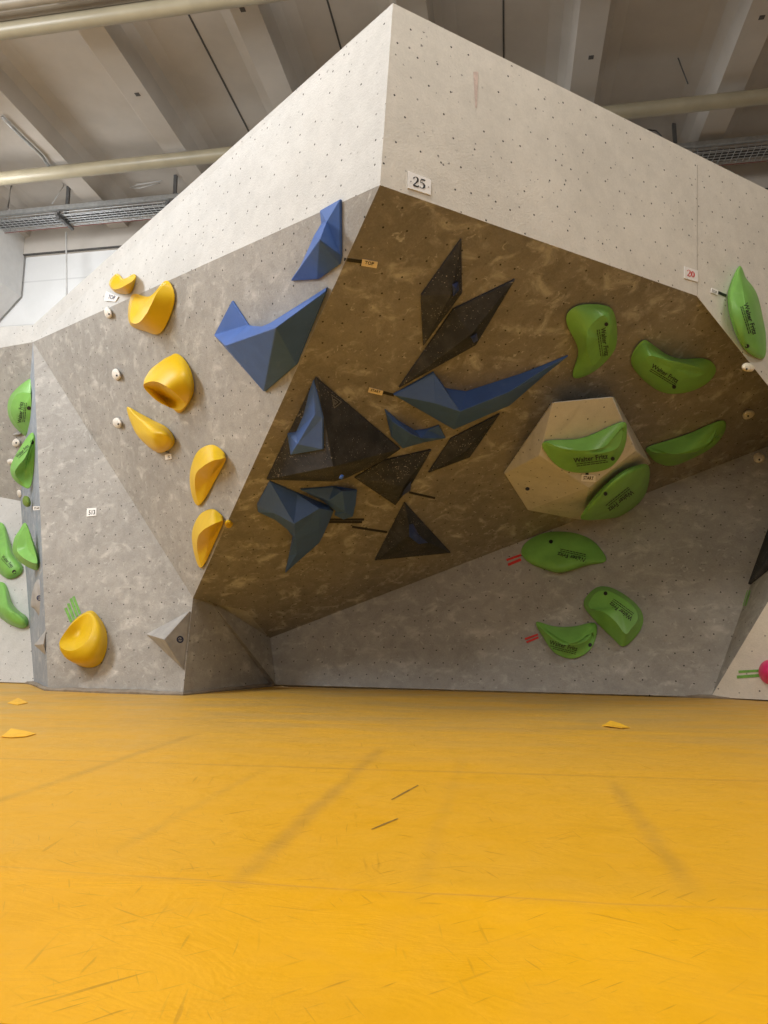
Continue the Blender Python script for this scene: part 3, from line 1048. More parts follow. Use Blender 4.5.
folded(ROOF, t,
       [(165, 183, 0), (200, 212, 0), (235, 242, 0), (310, 287, 0), (370, 280, 0), (425, 261, 0), (457, 320, 0), (350, 340, 0), (250, 369, 0), (195, 312, 0),
        (205, 248, .07), (290, 305, .12), (345, 328, .10)],
       [(0, 1, 10), (1, 2, 11, 10), (2, 3, 11), (3, 4, 12, 11), (4, 5, 6, 12), (6, 7, 12), (7, 8, 11, 12), (8, 9, 10, 11), (9, 0, 10)],
       10, 'blue', 'small curved blue hold under the long blue blade', 'climbing hold', BG, name='climbing_hold', bev=0.003)
t = cr(250, 460, 6.4)
folded(ROOF, t,
       [(125, 128, 0), (300, 205, 0), (500, 288, 0), (532, 318, 0), (510, 370, 0), (470, 462, 0), (440, 520, 0), (302, 642, 0), (225, 712, 0), (250, 600, 0), (272, 482, 0), (238, 436, 0), (160, 374, 0), (50, 322, 0), (44, 280, 0),
        (156, 340, .12), (282, 408, .24), (288, 480, .14), (445, 310, .16), (300, 600, .06)],
       [(0, 15, 14), (14, 15, 13), (13, 15, 12), (0, 1, 16, 15), (1, 2, 18, 16), (2, 3, 18), (3, 4, 18), (4, 5, 18), (5, 6, 17, 16, 18), (6, 7, 19, 17), (7, 8, 19), (8, 9, 19), (9, 10, 17, 19), (10, 11, 16, 17), (11, 12, 15, 16)],
       15, 'blue', 'blue hold shaped like a manta with trailing tip, lowest on the overhang', 'climbing hold', BG, name='climbing_hold', bev=0.003)
folded(ROOF, t,
       [(320, 180, 0), (430, 172, 0), (530, 164, 0), (682, 186, 0), (672, 280, 0), (655, 352, 0), (595, 371, 0), (540, 345, 0), (548, 318, 0), (462, 252, 0),
        (505, 262, .10), (590, 198, .14), (610, 335, .10)],
       [(0, 1, 10), (1, 2, 11, 10), (2, 3, 11), (3, 4, 12, 11), (4, 5, 12), (5, 6, 12), (6, 7, 12), (7, 8, 10, 12), (10, 11, 12), (8, 9, 10), (9, 0, 10)],
       10, 'blue', 'blue hooked hold tucked behind the manta-shaped one', 'climbing hold', BG, name='climbing_hold', bev=0.003)

# ================================================================== black volumes
KG = 'black speckled volumes on the overhang'


def small_patch(tr, pts, body, mat, label, name='climbing_hold', hgt=0.035):
    """a small faceted screw-on hold sitting on a volume"""
    bb = bvh_of([body])
    cx = sum(p[0] for p in pts) / len(pts)
    cy = sum(p[1] for p in pts) / len(pts)
    q = land(*tr((cx, cy)), bb)
    pp = ((land(*tr((cx, cy)), bb, 1.0) - q).normalized(), q)
    lo = [hit(*tr(p), pp, -0.02) for p in pts]
    hi = [hit(*tr(p), pp, 0.012) for p in pts]
    c = sum(hi, Vector()) / len(hi)
    nn = (hi[0] - lo[0]).normalized()
    apex = c + nn * hgt
    n = len(pts)
    fs = [(i, (i + 1) % n, n + (i + 1) % n, n + i) for i in range(n)] + [(n + i, n + (i + 1) % n, 2 * n) for i in range(n)] + [tuple(range(n))]
    o = obj(name, mesh(lo + hi + [apex], fs), M[mat])
    return tag(o, label, 'climbing hold', 'small navy holds on the black volumes')


t = cr(360, 220, 3.49)
r, b = folded(ROOF, t, [(351, 61, 0), (353, 250, 0), (219, 434, 0), (211, 258, 0), (318, 262, .10)],
              [(0, 1, 4), (1, 2, 4), (2, 3, 4), (3, 0, 4)], 4, 'black_vol', 'black diamond volume, highest of the black ones', 'climbing volume', KG, bev=0.003)
small_patch(t, [(322, 225), (343, 215), (346, 245), (325, 268)], b, 'navy', 'small navy hold on the highest black diamond')
r, b = folded(ROOF, t, [(538, 203, 0), (402, 431, 0), (134, 581, 0), (322, 308, 0), (390, 398, .12)],
              [(0, 1, 4), (1, 2, 4), (2, 3, 4), (3, 0, 4)], 4, 'black_vol', 'longest black diamond volume slanting above the blue blade', 'climbing volume', KG, bev=0.003)
small_patch(t, [(385, 408), (408, 395), (412, 420), (397, 430)], b, 'navy', 'small navy hold at the corner of the longest black diamond')
t = cr(350, 370, 4.8)
r, b = folded(ROOF, t, [(716, 204, 0), (572, 412, 0), (374, 487, 0), (482, 323, 0), (552, 392, .08)],
              [(0, 1, 4), (1, 2, 4), (2, 3, 4), (3, 0, 4)], 4, 'black_vol', 'slim black diamond volume below the blue blade', 'climbing volume', KG, bev=0.003)
r, b = folded(ROOF, t, [(388, 377, 0), (300, 530, 0), (215, 643, 0), (20, 511, 0), (160, 428, 0), (255, 560, .12)],
              [(0, 1, 5), (1, 2, 5), (2, 3, 5), (3, 4, 5), (4, 0, 5)], 5, 'black_vol', 'black kite-shaped volume touching the right corner of the big pyramid', 'climbing volume', KG, bev=0.003)
small_patch(t, [(294, 532), (290, 580), (248, 605), (262, 572)], b, 'navy', 'small navy hold at the lower edge of the kite-shaped black volume')
r, b = folded(ROOF, t, [(260, 630, 0), (481, 871, 0), (118, 907, 0), (290, 790, .20)],
              [(0, 1, 3), (1, 2, 3), (2, 0, 3)], 3, 'black_vol', 'small black pyramid volume standing lowest on the overhang', 'climbing volume', KG, bev=0.003)
small_patch(t, [(283, 742), (303, 738), (330, 790), (375, 830), (330, 835), (284, 800)], b, 'navy', 'navy hold set into the face of the small black pyramid')
t = cr(260, 360, 5.486)
BPV = [(305, 88, 0), (768, 480, 0), (670, 545, 0), (470, 640, 0), (405, 658, 0), (35, 648, 0), (402, 585, .40)]
r, b = folded(ROOF, t, BPV,
              [(0, 1, 6), (1, 2, 6), (2, 3, 6), (3, 4, 6), (4, 5, 6), (5, 0, 6)], 6, 'black_vol', 'largest black pyramid volume with a blue hold on its left face', 'climbing volume', KG, bev=0.004)
bb = bvh_of([b])
tri = [((331, 394.6), (341.3, 402)), ((341.3, 402), (334, 408)), ((334, 408), (331.5, 395)), ((333.3, 399), (337.5, 402)), ((337.5, 402), (334.6, 404.6)), ((334.6, 404.6), (333.3, 399))]
sh = []
for a, c in tri:
    sh.append(stroke([(a[0], -a[1]), (c[0], -c[1])], [.55, .55]))
vs, fs = join(*sh)
decal('emblem', ([(x, -y) for x, y in vs], fs), (0, 0), (1, 0), -1, bb, M['ink_grey'], r)
bp = [hit(*t((v[0], v[1])), ROOF, v[2]) for v in BPV]
PF = plane(bp[0], bp[5], bp[6])
folded(PF, t, [(300, 106, 0), (322, 180, 0), (352, 315, .0), (351, 486, 0), (176, 516, 0), (158, 398, 0), (206, 390, 0), (246, 300, 0), (276, 180, 0), (204, 462, .08), (300, 300, .05)],
       [(0, 1, 10), (1, 2, 10), (2, 3, 9, 10), (3, 4, 9), (4, 5, 9), (5, 6, 9), (6, 7, 10, 9), (7, 8, 10), (8, 0, 10)], 9, 'blue',
       'blue flame-shaped hold fixed on the left face of the big black pyramid', 'climbing hold', BG, name='climbing_hold', bev=0.003)
folded(PF, t, [(448, 628, 0), (462, 634, 0), (458, 650, 0), (442, 644, 0), (452, 640, .03)], [(0, 1, 4), (1, 2, 4), (2, 3, 4), (3, 0, 4)], 4, 'blue',
       'tiny blue hold at the bottom corner of the big black pyramid', 'climbing hold', None, name='climbing_hold', bev=0)
# at the right edge of the lower panel
folded(K1, ident, [(770, 527, 0), (800, 500, 0), (800, 556, 0), (768, 571, 0), (748, 587, 0), (780, 545, .10)],
       [(0, 1, 5), (1, 2, 5), (2, 3, 5), (3, 4, 5), (4, 0, 5)], 5, 'black_vol', 'black volume cut by the photo edge at the lower right corner', 'climbing volume', None, bev=0.003)


# grey pyramids low on the left
def emblem(px, py, s, body, root):
    bb = bvh_of([body])
    ring = stroke([(.5 + .42 * math.cos(a), .5 + .42 * math.sin(a)) for a in [i * math.pi / 8 for i in range(17)]], [.2] * 17)
    bar = stroke([(.25, .35), (.45, .62), (.6, .42), (.8, .7)], [.16] * 4)
    decal('emblem', join(ring, bar), (px - s, py + s), (px + s, py + s * 1.25), 2 * s, bb, M['ink_blue'], root)


t = cr(130, 590, 7.68)
r, b = folded(FA2, t, [(133, 341, 0), (467, 163, 0), (416, 613, 0), (262, 380, .28)], [(0, 1, 3), (1, 2, 3), (2, 0, 3)], 3, 'volume_grey',
              'grey pyramid volume with a dark emblem at the base of the prow', 'climbing volume', None, bev=0.004)
emblem(179.5, 639, 3.4, b, r)
t = cr(0, 500, 5.12)
r, b = folded(strip_at(45, 640), t, [(242, 662, 0), (246, 800, 0), (180, 742, 0), (222, 738, .10)], [(0, 1, 3), (1, 2, 3), (2, 0, 3)], 3, 'volume_grey',
              'small grey pyramid volume low on the narrow blue-grey panel', 'climbing volume', None, bev=0.003)
r, b = hold('p', strip_at(39, 598), t,
            [[(185, 420), (205, 405), (228, 440), (232, 540), (225, 620), (180, 560), (160, 540), (168, 470)],
             [(190, 440, .04), (205, 430, .06), (218, 455, .07), (220, 535, .06), (214, 580, .05), (188, 550, .05), (176, 530, .04), (178, 475, .05)]],
            (200, 500, .08), 'volume_grey', 'grey hold with a dark round emblem on the narrow blue-grey panel', rim=0.01)
emblem(39.2, 597.7, 2.6, b, r)

# pink knob
t = cr(720, 520, 5.69)
hold('p', RK, t,
     [[(275, 795), (320, 810), (345, 860), (330, 915), (285, 935), (245, 915), (222, 870), (235, 820)],
      [(275, 800, .07), (315, 815, .08), (338, 860, .09), (322, 908, .08), (282, 922, .07), (248, 905, .07), (228, 866, .08), (238, 825, .08)],
      [(275, 825, .13), (300, 835, .14), (315, 860, .14), (305, 890, .13), (282, 898, .13), (262, 888, .13), (250, 864, .13), (255, 838, .13)]],
     (282, 862, .15), 'pink', 'bright pink knob hold at the lower right corner above the mat')


# ================================================================== tapes, tags, signs
def tape(quad, mat, label, group=None, bvh=None, nu=6):
    o = sheet('tape_strip', quad, bvh or WALL_BVH, M[mat], nu=nu, nv=1)
    return tag(o, label, 'tape', group)


def bar(p0, p1, w):
    dx, dy = p1[0] - p0[0], p1[1] - p0[1]
    l = math.hypot(dx, dy)
    nx, ny = -dy / l * w / 2, dx / l * w / 2
    return [(p0[0] + nx, p0[1] + ny), (p1[0] + nx, p1[1] + ny), (p1[0] - nx, p1[1] - ny), (p0[0] - nx, p0[1] - ny)]


TB = 'black route tape on the overhang'
tape(bar((344.5, 259.2), (362, 261.6), 3.2), 'tape_black', 'black tape running from the topmost blue hold to its TOP tag', TB)
tape(bar((383, 392.2), (394, 395.0), 2.6), 'tape_black', 'short black tape between the cream START tag and the blue blade', TB)
tape(bar((329, 519.4), (364, 519.4), 1.9), 'tape_black', 'upper of two parallel black tapes beside the manta-shaped blue hold', TB)
tape(bar((329, 521.9), (362, 522.0), 1.9), 'tape_black', 'lower of two parallel black tapes beside the manta-shaped blue hold', TB)
tape(bar((352, 526.7), (387, 532.0), 1.9), 'tape_black', 'black tape ending at the small black pyramid', TB)
tape(bar((409, 492.2), (435, 498), 1.9), 'tape_black', 'black tape pointing right from the kite-shaped black volume', TB)
tape(bar((717.5, 292.3), (726, 296), 2.6), 'tape_black', 'black tape between the white TOP tag and the tall leaf-shaped green hold', TB)
tape(bar((586.8, 470.6), (586.9, 474.9), 3.0), 'tape_black', 'stub of black tape above the START tag on the white volume', TB, hxB, 2)
tape(bar((165.5, 451.5), (169.3, 452.3), 1.2), 'tape_black', 'tiny black tape above the square tag under the yellow wedge', None)
TRD = 'red start tapes by the green holds'
tape(bar((506.5, 560.2), (521, 555.2), 2.2), 'tape_red', 'upper red tape beside the broad green hold', TRD)
tape(bar((508.0, 565.0), (521, 559.5), 2.6), 'tape_red', 'lower red tape beside the broad green hold', TRD)
tape(bar((525, 639.2), (538, 634.6), 2.0), 'tape_red', 'upper red tape beside the lowest green hold', TRD)
tape(bar((526.5, 642.4), (538.5, 637.4), 2.0), 'tape_red', 'lower red tape beside the lowest green hold', TRD)
TGR = 'green tapes above the deep yellow bucket hold'
tape(bar((65.6, 608.0), (71.5, 622), 2.6), 'tape_green', 'outer left green tape of the fan above the low yellow bucket', TGR)
tape(bar((68.3, 603.5), (74.3, 619.5), 2.6), 'tape_green', 'second green tape of the fan above the low yellow bucket', TGR)
tape(bar((70.9, 598.5), (77.3, 616.5), 2.6), 'tape_green', 'third green tape of the fan above the low yellow bucket', TGR)
tape(bar((73.6, 596.5), (80.2, 614), 2.4), 'tape_green', 'right green tape of the fan above the low yellow bucket', TGR)
tape(bar((738.6, 671.8), (759.5, 670.6), 2.6), 'tape_green', 'upper green tape pointing at the pink knob', 'green tapes by the pink knob')
tape(bar((737.0, 677.0), (759.5, 675.4), 3.0), 'tape_green', 'lower green tape pointing at the pink knob', 'green tapes by the pink knob')
tape(bar((743.0, 606.0), (747.5, 590.5), 1.0), 'tape_green', 'faint green tape left one under the cut-off black volume', 'faint green tapes')
tape(bar((745.5, 606.0), (750.2, 590.5), 1.4), 'tape_green', 'faint green tape right one under the cut-off black volume', 'faint green tapes')


def card(name, quad, mat, label, cat, text=None, ink='ink', bvh=None, shape=None, box=None, group=None):
    """quad px corners: top-left, top-right, bottom-right, bottom-left; box = text base line start, end, height as fractions"""
    bv = bvh or WALL_BVH
    r = thing(name, land(*quad[3], bv), label, cat, group)
    c = sheet('card', quad, bv, M[mat], r, thick=0.006, nu=2, nv=1, gap=0.002)
    bpy.context.view_layer.update()
    sh = shape if shape else (txt(text) if text else None)
    if sh:
        bb = bvh_of([c])
        a, b2, c2, d = quad

        def at(s, q):
            x = (d[0] * (1 - s) + c2[0] * s) * (1 - q) + (a[0] * (1 - s) + b2[0] * s) * q
            y = (d[1] * (1 - s) + c2[1] * s) * (1 - q) + (a[1] * (1 - s) + b2[1] * s) * q
            return x, y
        x0, x1, y0, y1 = box
        p0, p1, p2 = at(x0, y0), at(x1, y0), at(x0, y1)
        vs, fs = sh
        w = max(v[0] for v in vs)
        out = [land(p0[0] + (p1[0] - p0[0]) * x / w + (p2[0] - p0[0]) * y, p0[1] + (p1[1] - p0[1]) * x / w + (p2[1] - p0[1]) * y, bb, 0.002) for x, y in vs]
        if all(out):
            me = bpy.data.meshes.new('m')
            me.from_pydata([tuple(p) for p in out], [], fs)
            obj('lettering', me, M[ink], r)
    return r, c


r, c = card('number_sign', [(407.8, 171.6), (430.5, 180.4), (430, 195.5), (407.4, 188.4)], 'card', 'white number sign reading 25 at the tip of the prow', 'sign', shape=N25, box=(.23, .78, .26, .86))
bb = bvh_of([c])
disc(410.7, 181.7, 0.7, bb, 'screw', M['ink_grey'], r, .003)
disc(428.2, 187.3, 0.7, bb, 'screw', M['ink_grey'], r, .003)
card('number_sign', [(683.8, 266.6), (697, 271), (697, 282.4), (683.6, 278.4)], 'card', 'white number sign reading 20 in red near the overhang corner', 'sign', shape=N20, ink='ink_red', box=(.25, .82, .3, .85))
card('number_sign', [(87.2, 508.6), (97, 508.0), (96.6, 515.8), (87.0, 516.8)], 'card', 'small white sign reading 513 on the grey base panel', 'sign', text='513', ink='ink', box=(.16, .84, .22, .78))
card('route_tag', [(362.3, 258.6), (377.7, 261.5), (376.2, 267.6), (361, 265.0)], 'card_cream', 'cream tag reading TOP on the dark overhang', 'route tag', text='TOP', box=(.2, .8, .28, .8))
card('route_tag', [(369.3, 387.0), (383.0, 390.4), (381.8, 394.8), (367.8, 391.6)], 'card_cream', 'cream tag reading START beside the blue blade', 'route tag', text='START', box=(.16, .84, .25, .78))
card('route_tag', [(711.2, 288.0), (717.6, 290.6), (717.0, 295.6), (710.2, 292.8)], 'card', 'white tag reading TOP beside the tall leaf-shaped green hold', 'route tag', text='TOP', ink='ink_grey', box=(.15, .88, .25, .8))
card('route_tag', [(581.6, 474.2), (595.4, 475.2), (595, 481.6), (581, 480.8)], 'card', 'white tag reading START on the white volume', 'route tag', text='START', box=(.14, .88, .25, .78), bvh=hxB)
card('route_tag', [(32.9, 506.4), (41.8, 506.2), (41.8, 509.8), (33.1, 510.2)], 'card', 'white tag reading START on the narrow blue-grey panel', 'route tag', text='START', ink='ink', box=(.12, .88, .25, .78), bvh=strip_at(39.6, 508))
card('route_tag', [(165.6, 454.6), (171.6, 453.6), (172.2, 458.8), (166.0, 459.8)], 'card', 'tiny square white tag under the tilted yellow wedge', 'route tag', text='S', ink='ink_grey', box=(.3, .7, .25, .78))
card('route_tag', [(107.0, 291.6), (119.0, 297.0), (116.0, 302.0), (104.8, 300.6)], 'card', 'white tag reading TOP below the smallest yellow hold', 'route tag', text='TOP', ink='ink_blue', box=(.2, .8, .3, .8))

# faded pinkish smear on the prow band, part of the wall
sm = decal('paint_smear', grid_shape([(.4, 0), (.7, 0), (1.0, 1), (0, 1)], 3, 6), (473, 108), (478, 108), 36, WALL_BVH,
           plain_mat('pink_smear', (0.64, 0.52, 0.47), 0.85, 0.12, 30, 0.2), wall_root)

jl = decal('panel_joint', grid_shape([(0, 0), (1, 0), (1, 1), (0, 1)], 1, 8), (696.9, 295), (697.4, 295), 130, WALL_BVH, plain_mat('filled_joint', (0.50, 0.46, 0.40), .85, .1), wall_root, lift=0.002)

# ================================================================== rubber strip along the wall foot
mb = MB()
line_px = [(-70, 681.5), (0, 682), (22, 682.5), (34, 684.6), (48, 690.6), (110, 693.2), (183, 695.2), (225, 691), (268, 686.6), (285, 685.4), (290, 686.4), (400, 689), (560, 693), (711, 698.2), (768, 700.6), (900, 704)]
pts = [atz(*p) for p in line_px]
dense = []
for a, b in zip(pts, pts[1:]):
    for i in range(6):
        dense.append(a.lerp(b, i / 6) + Vector((0, 0, random.uniform(-.004, .006))))
dense.append(pts[-1])
prof = [(-0.035, -0.01), (-0.04, 0.014), (-0.02, 0.03), (0.02, 0.036), (0.08, 0.042), (0.08, -0.01)]
rings = []
for i, p in enumerate(dense):
    tdir = (dense[min(i + 1, len(dense) - 1)] - dense[max(i - 1, 0)])
    tdir.z = 0
    tdir.normalize()
    back = Vector((-tdir.y, tdir.x, 0))
    rings.append([p + back * a + Vector((0, 0, h)) for a, h in prof])
mb.add([q for rg in rings for q in rg], [(i * 6 + j, i * 6 + (j + 1) % 6, (i + 1) * 6 + (j + 1) % 6, (i + 1) * 6 + j) for i in range(len(dense) - 1) for j in range(6)])
tag(mb.build('trim_1', M['rubber'], smooth=False), kind='structure')

# ================================================================== crash mat
bm = bmesh.new()
u0, u1, v0, v1, h = -9.0, 8.0, 1.13, 10.9, 0.42
nu, nv = 60, 50
grid = []
for j in range(nv + 1):
    row = []
    for i in range(nu + 1):
        u = u0 + (u1 - u0) * i / nu
        v = v0 + (v1 - v0) * (j / nv) ** 1.6
        z = 0.0
        if v < 5:
            z += 0.004 * math.sin(u * 3.1 + v * 1.3) * math.sin(v * 2.7 + .4)
        if j == 0:
            z = -0.03
        row.append(bm.verts.new((u, v, z if v < 5 else 0)))
    grid.append(row)
front = []
for k_, (dv, z) in enumerate(((-0.02, -0.08), (-0.025, -0.2), (-0.02, -0.36), (0.0, -h))):
    front.append([bm.verts.new((u0 + (u1 - u0) * i / nu, v0 + dv, z)) for i in range(nu + 1)])
rows = front[::-1] + grid
for a, b in zip(rows, rows[1:]):
    for i in range(nu):
        bm.faces.new((a[i], a[i + 1], b[i + 1], b[i]))
bt = [bm.verts.new((u, v, -h)) for u, v in ((u1, v1), (u0, v1))]
bm.faces.new([r_[-1] for r_ in rows] + [bt[0]])
bm.faces.new([r_[0] for r_ in rows][::-1] + [bt[1]])
bm.faces.new(rows[-1][::-1] + [bt[1], bt[0]][::1])
bm.faces.new(rows[0] + [bt[0], bt[1]])
bmesh.ops.recalc_face_normals(bm, faces=bm.faces)
me = bpy.data.meshes.new('m')
bm.to_mesh(me)
bm.free()
mo = obj('crash_mat', me, M['mat'], smooth=True)
mo.rotation_euler = (0, 0, -HA)
tag(mo, 'wide worn yellow crash mat covering the ground below the climbing wall', 'crash mat')
me.set_sharp_from_angle(angle=R_(50))


# two dark scuff streaks on the vinyl
bpy.context.view_layer.update()
MAT_BVH = bvh_of([mo])
for q in ([(391, 799.8), (404, 792.2), (418, 785.0), (418.6, 785.7), (405, 793.4), (392, 800.2)], [(371, 829.4), (383, 824.0), (398, 818.2), (398.4, 819.0), (384, 825.2), (372, 829.9)]):
    sc_ = obj('scuff_mark', mesh([land(x, y, MAT_BVH, 0.0012) for x, y in q], [(0, 1, 4, 5), (1, 2, 3, 4)]), plain_mat('dark_scuff', (0.30, 0.17, 0.03), .6, .3, 30), mo)

# little lifted scraps of vinyl on the mat
def scrap(pts, lift, label):
    n = len(pts)
    base = [atz(*p) for p in pts]
    cen = sum(base, Vector()) / n
    up = [p + Vector((0, 0, 0.006 + lift[i])) for i, p in enumerate(base)]
    lo = [p - Vector((0, 0, 0.004)) for p in up]
    top = cen + Vector((0, 0, 0.014))
    bot = cen + Vector((0, 0, 0.009))
    fs = [(i, (i + 1) % n, 2 * n) for i in range(n)] + [((i + 1) % n + n, i + n, 2 * n + 1) for i in range(n)] + [(i, i + n, (i + 1) % n + n, (i + 1) % n) for i in range(n)]
    o = obj('vinyl_scrap', mesh(up + lo + [top, bot], fs), M['scrap'])
    return tag(o, label, 'scrap', 'curled scraps lying on the mat')


scrap([(7.5, 703.6), (18, 699.8), (28, 703.2), (18, 705.4)], [.0, .012, .0, 0], 'small diamond-shaped yellow scrap nearest the wall foot on the left')
scrap([(1.5, 737.4), (11, 731.8), (24, 733.2), (36, 734.6), (26, 737.2), (12, 738.2)], [0, .015, .01, .0, 0, 0], 'longer yellow scrap on the mat at the far left')
scrap([(602, 726.5), (611, 723.8), (620, 726), (630, 728.6), (622, 729.6), (608, 728.2)], [0, .015, .012, 0, .006, .01], 'curled yellow scrap alone on the right half of the mat')

# ================================================================== hall shell
fl = MB()
fl.box(hall(0, 3, -0.47), D2 * 16, D1 * 14, Vector((0, 0, .05)))
tag(fl.build('floor', M['concrete']), kind='structure')
ZR, ZC = 7.5, 7.92
ribs = [-8.29, -6.43, -4.57, -2.72, -0.86, 1.16, 3.04, 4.9, 6.76]
prof = [(-12.0, ZC)]
for c in ribs:
    prof += [(c - .46, ZC), (c - .30, ZC - .05), (c - .21, ZC - .17), (c - .165, ZR), (c + .165, ZR), (c + .21, ZC - .17), (c + .30, ZC - .05), (c + .46, ZC)]
prof += [(12.0, ZC), (12.0, ZC + .2), (-12.0, ZC + .2)]
k = len(prof)
vs = [hall(u, -6.0, z) for u, z in prof] + [hall(u, 11.2, z) for u, z in prof]
fs = [(i, (i + 1) % k, (i + 1) % k + k, i + k) for i in range(k)]
ce = obj('ceiling', mesh(vs, fs), M['ceiling'])
tag(ce, kind='structure')
mb = MB()
for u in (-3.57, -1.88, 0.16):
    mb.box(hall(u, 2.5, ZC - .002), D2 * .011, D1 * 8.6, Vector((0, 0, .006)))
o = mb.build('joint', M['joint'], ce)
o['kind'] = 'stuff'
# little lifting sockets on the rib soffits
mb = MB()
for u, v in ((-4.62, 6.2), (-4.55, 8.0), (-2.74, 6.95), (-2.7, 8.6), (1.2, 8.3), (3.05, 8.0), (3.0, 9.4)):
    mb.box(hall(u, v, ZR), D2 * .03, D1 * .03, Vector((0, 0, .004)))
o = mb.build('socket', M['joint'], ce)
o['kind'] = 'stuff'
# far wall with a bulkhead at its head
mb = MB()
mb.box(hall(0, 0, 3.7), D2 * 12, D1 * .1, Vector((0, 0, 4.2)))
o = mb.build('wall_back', M['hall_wall'])
o.location = hall(0, 11.16, 0)
o.data.transform(Matrix.Rotation(HA, 4, 'Z'))
o.rotation_euler = (0, 0, -HA)
tag(o, kind='structure')
mb = MB()
mb.box(hall(0, 11.03, 7.56), D2 * 12, D1 * .06, Vector((0, 0, .40)))
tag(mb.build('trim_2', M['ceiling']), kind='structure')
mb = MB()
mb.box(hall(0, 10.985, 7.165), D2 * 12, D1 * .02, Vector((0, 0, .010)))
tag(mb.build('trim_3', M['joint']), kind='structure')
prof = [(-8.23, ZC), (-8.23, 6.40), (-9.4, 5.13), (-9.4, -.42), (-9.7, -.42), (-9.7, ZC)]
k = len(prof)
vs = [hall(u, 4.5, z) for u, z in prof] + [hall(u, 11.0, z) for u, z in prof]
fs = [(i, (i + 1) % k, (i + 1) % k + k, i + k) for i in range(k)] + [tuple(range(k)), tuple(range(2 * k - 1, k - 1, -1))]
for nm, cu, cv, hu, hv in (('wall_right', 9.6, 2.5, .1, 8.6), ('wall_front', 0, -6.05, 12, .1), ('wall_left', -9.8, -.8, .1, 5.3)):
    mb = MB()
    mb.box(hall(cu, cv, 3.75), D2 * hu, D1 * hv, Vector((0, 0, 4.17)))
    tag(mb.build(nm, M['concrete'] if nm != 'wall_left' else M['hall_wall']), kind='structure')
tag(obj('wall_left', mesh(vs, fs), plain_mat('white_side_wall', (0.78, 0.78, 0.77), .8, .04)), kind='structure')

# ceiling pipes
def at_hall_z(px, py, z):
    p = atz(px, py, z)
    return p.dot(D1)


def pipe(px, py, z, r, mat, label):
    v = at_hall_z(px, py, z)
    mb = MB()
    mb.tube([hall(u, v, z) for u in (-9.5, -5, 0, 4, 9)], r, 24)
    o = mb.build('ceiling_pipe', M[mat], smooth=True)
    o.data.set_sharp_from_angle(angle=R_(40))
    return tag(o, label, 'pipe', 'pipes under the ceiling'), v


pipe(100, 168, 7.3, .095, 'pipe', 'beige ceiling pipe passing behind the wall top just above the cable tray')
p2, vp = pipe(100, 17.5, 7.3, .085, 'pipe', 'beige ceiling pipe crossing the upper left corner, lower of the close pair')
pipe(30, 0, 7.36, .06, 'pipe_dark', 'thin brown ceiling pipe cut by the photo top, upper of the close pair')
mb = MB()
mb.box(hall(0, vp - .02, 7.44), D2 * 9.5, D1 * .03, Vector((0, 0, .055)))
tag(mb.build('support_rail', M['pipe_dark']), 'dark brown flat rail lying against the upper left ceiling pipe', 'rail')

# cable tray
va = at_hall_z(80, 219, 7.3)
TZ = 7.3
tr_root = thing('cable_tray', hall(-3, va, TZ), 'galvanised wire cable tray hung below the ceiling along the far wall', 'cable tray')
mb = MB()
W, H = .16, .11
mb.box(hall(0, va - W, TZ), D2 * 9.4, D1 * .004, Vector((0, 0, .004)))
for dv in (-W, W):
    for dz in (0, .05, H):
        mb.tube([hall(-9.4, va + dv, TZ + dz), hall(9.4, va + dv, TZ + dz)], .006, 5)
for i in range(5):
    dv = -W + 2 * W * (i + .5) / 5
    mb.tube([hall(-9.4, va + dv, TZ), hall(9.4, va + dv, TZ)], .006, 5)
i = -9.3
while i < 9.3:
    mb.tube([hall(i, va - W, TZ + H), hall(i, va - W, TZ), hall(i, va + W, TZ), hall(i, va + W, TZ + H)], .006, 4)
    i += .085
mb.build('wire_basket', M['steel'], tr_root)
mb = MB()
for i, (dv, dz, r_) in enumerate(((-.1, .02, .014), (-.06, .022, .016), (-.02, .02, .012), (.03, .022, .015), (.08, .02, .014), (.0, .045, .013), (.06, .048, .014), (-.09, .05, .012))):
    pts = []
    u = -9.4
    while u <= 9.4:
        pts.append(hall(u, va + dv + random.uniform(-.02, .02), TZ + dz + random.uniform(0, .012)))
        u += .55
    mb.tube(pts, r_, 6)
mb.build('cable_bundle', M['cable'], tr_root)
mb = MB()
mb.tube([hall(-9.4, va + W + .014, TZ - .012), hall(9.4, va + W + .014, TZ - .012)], .006, 5)
mb.build('red_cable', M['cable_red'], tr_root)
mb = MB()
mb.box(hall(0, va - W - .04, TZ + .10), D2 * 9.4, D1 * .025, Vector((0, 0, .035)))
mb.build('trunking', M['steel'], tr_root)


def u_at(px, py, v):
    r = ray(px, py)
    p = CAM + r * (v / r.dot(D1))
    return p.dot(D2)


for px, py in ((67, 200), (175, 180), (674, 122)):
    u = u_at(px, py, va)
    mb = MB()
    mb.box(hall(u, va + .02, TZ + .28), D2 * .025, D1 * .025, Vector((0, 0, .34)))
    mb.build('hanger', M['steel_dark'], tr_root)
    mb = MB()
    mb.box(hall(u, va - .02, TZ - .03), D2 * .022, D1 * .24, Vector((0, 0, .022)))
    mb.box(hall(u, va - .2, TZ - .03), D2 * .024, D1 * .02, Vector((0, 0, .07)))
    mb.build('bracket', M['steel_dark'], tr_root)

# loose conduits and cables near the far wall
def cable(px_pts, v, r, mat, label, name='cable', cat='cable', group=None, smooth=True):
    pts = []
    for px, py in px_pts:
        rr = ray(px, py)
        if name == 'conduit':                 # clipped up under the rib soffits
            pts.append(atz(px, py, 7.46))
            continue
        pts.append(CAM + rr * (v / rr.dot(D1)))
    mb = MB()
    mb.tube(pts, r, 7)
    return tag(mb.build(name, M[mat], smooth=True), label, cat, group)


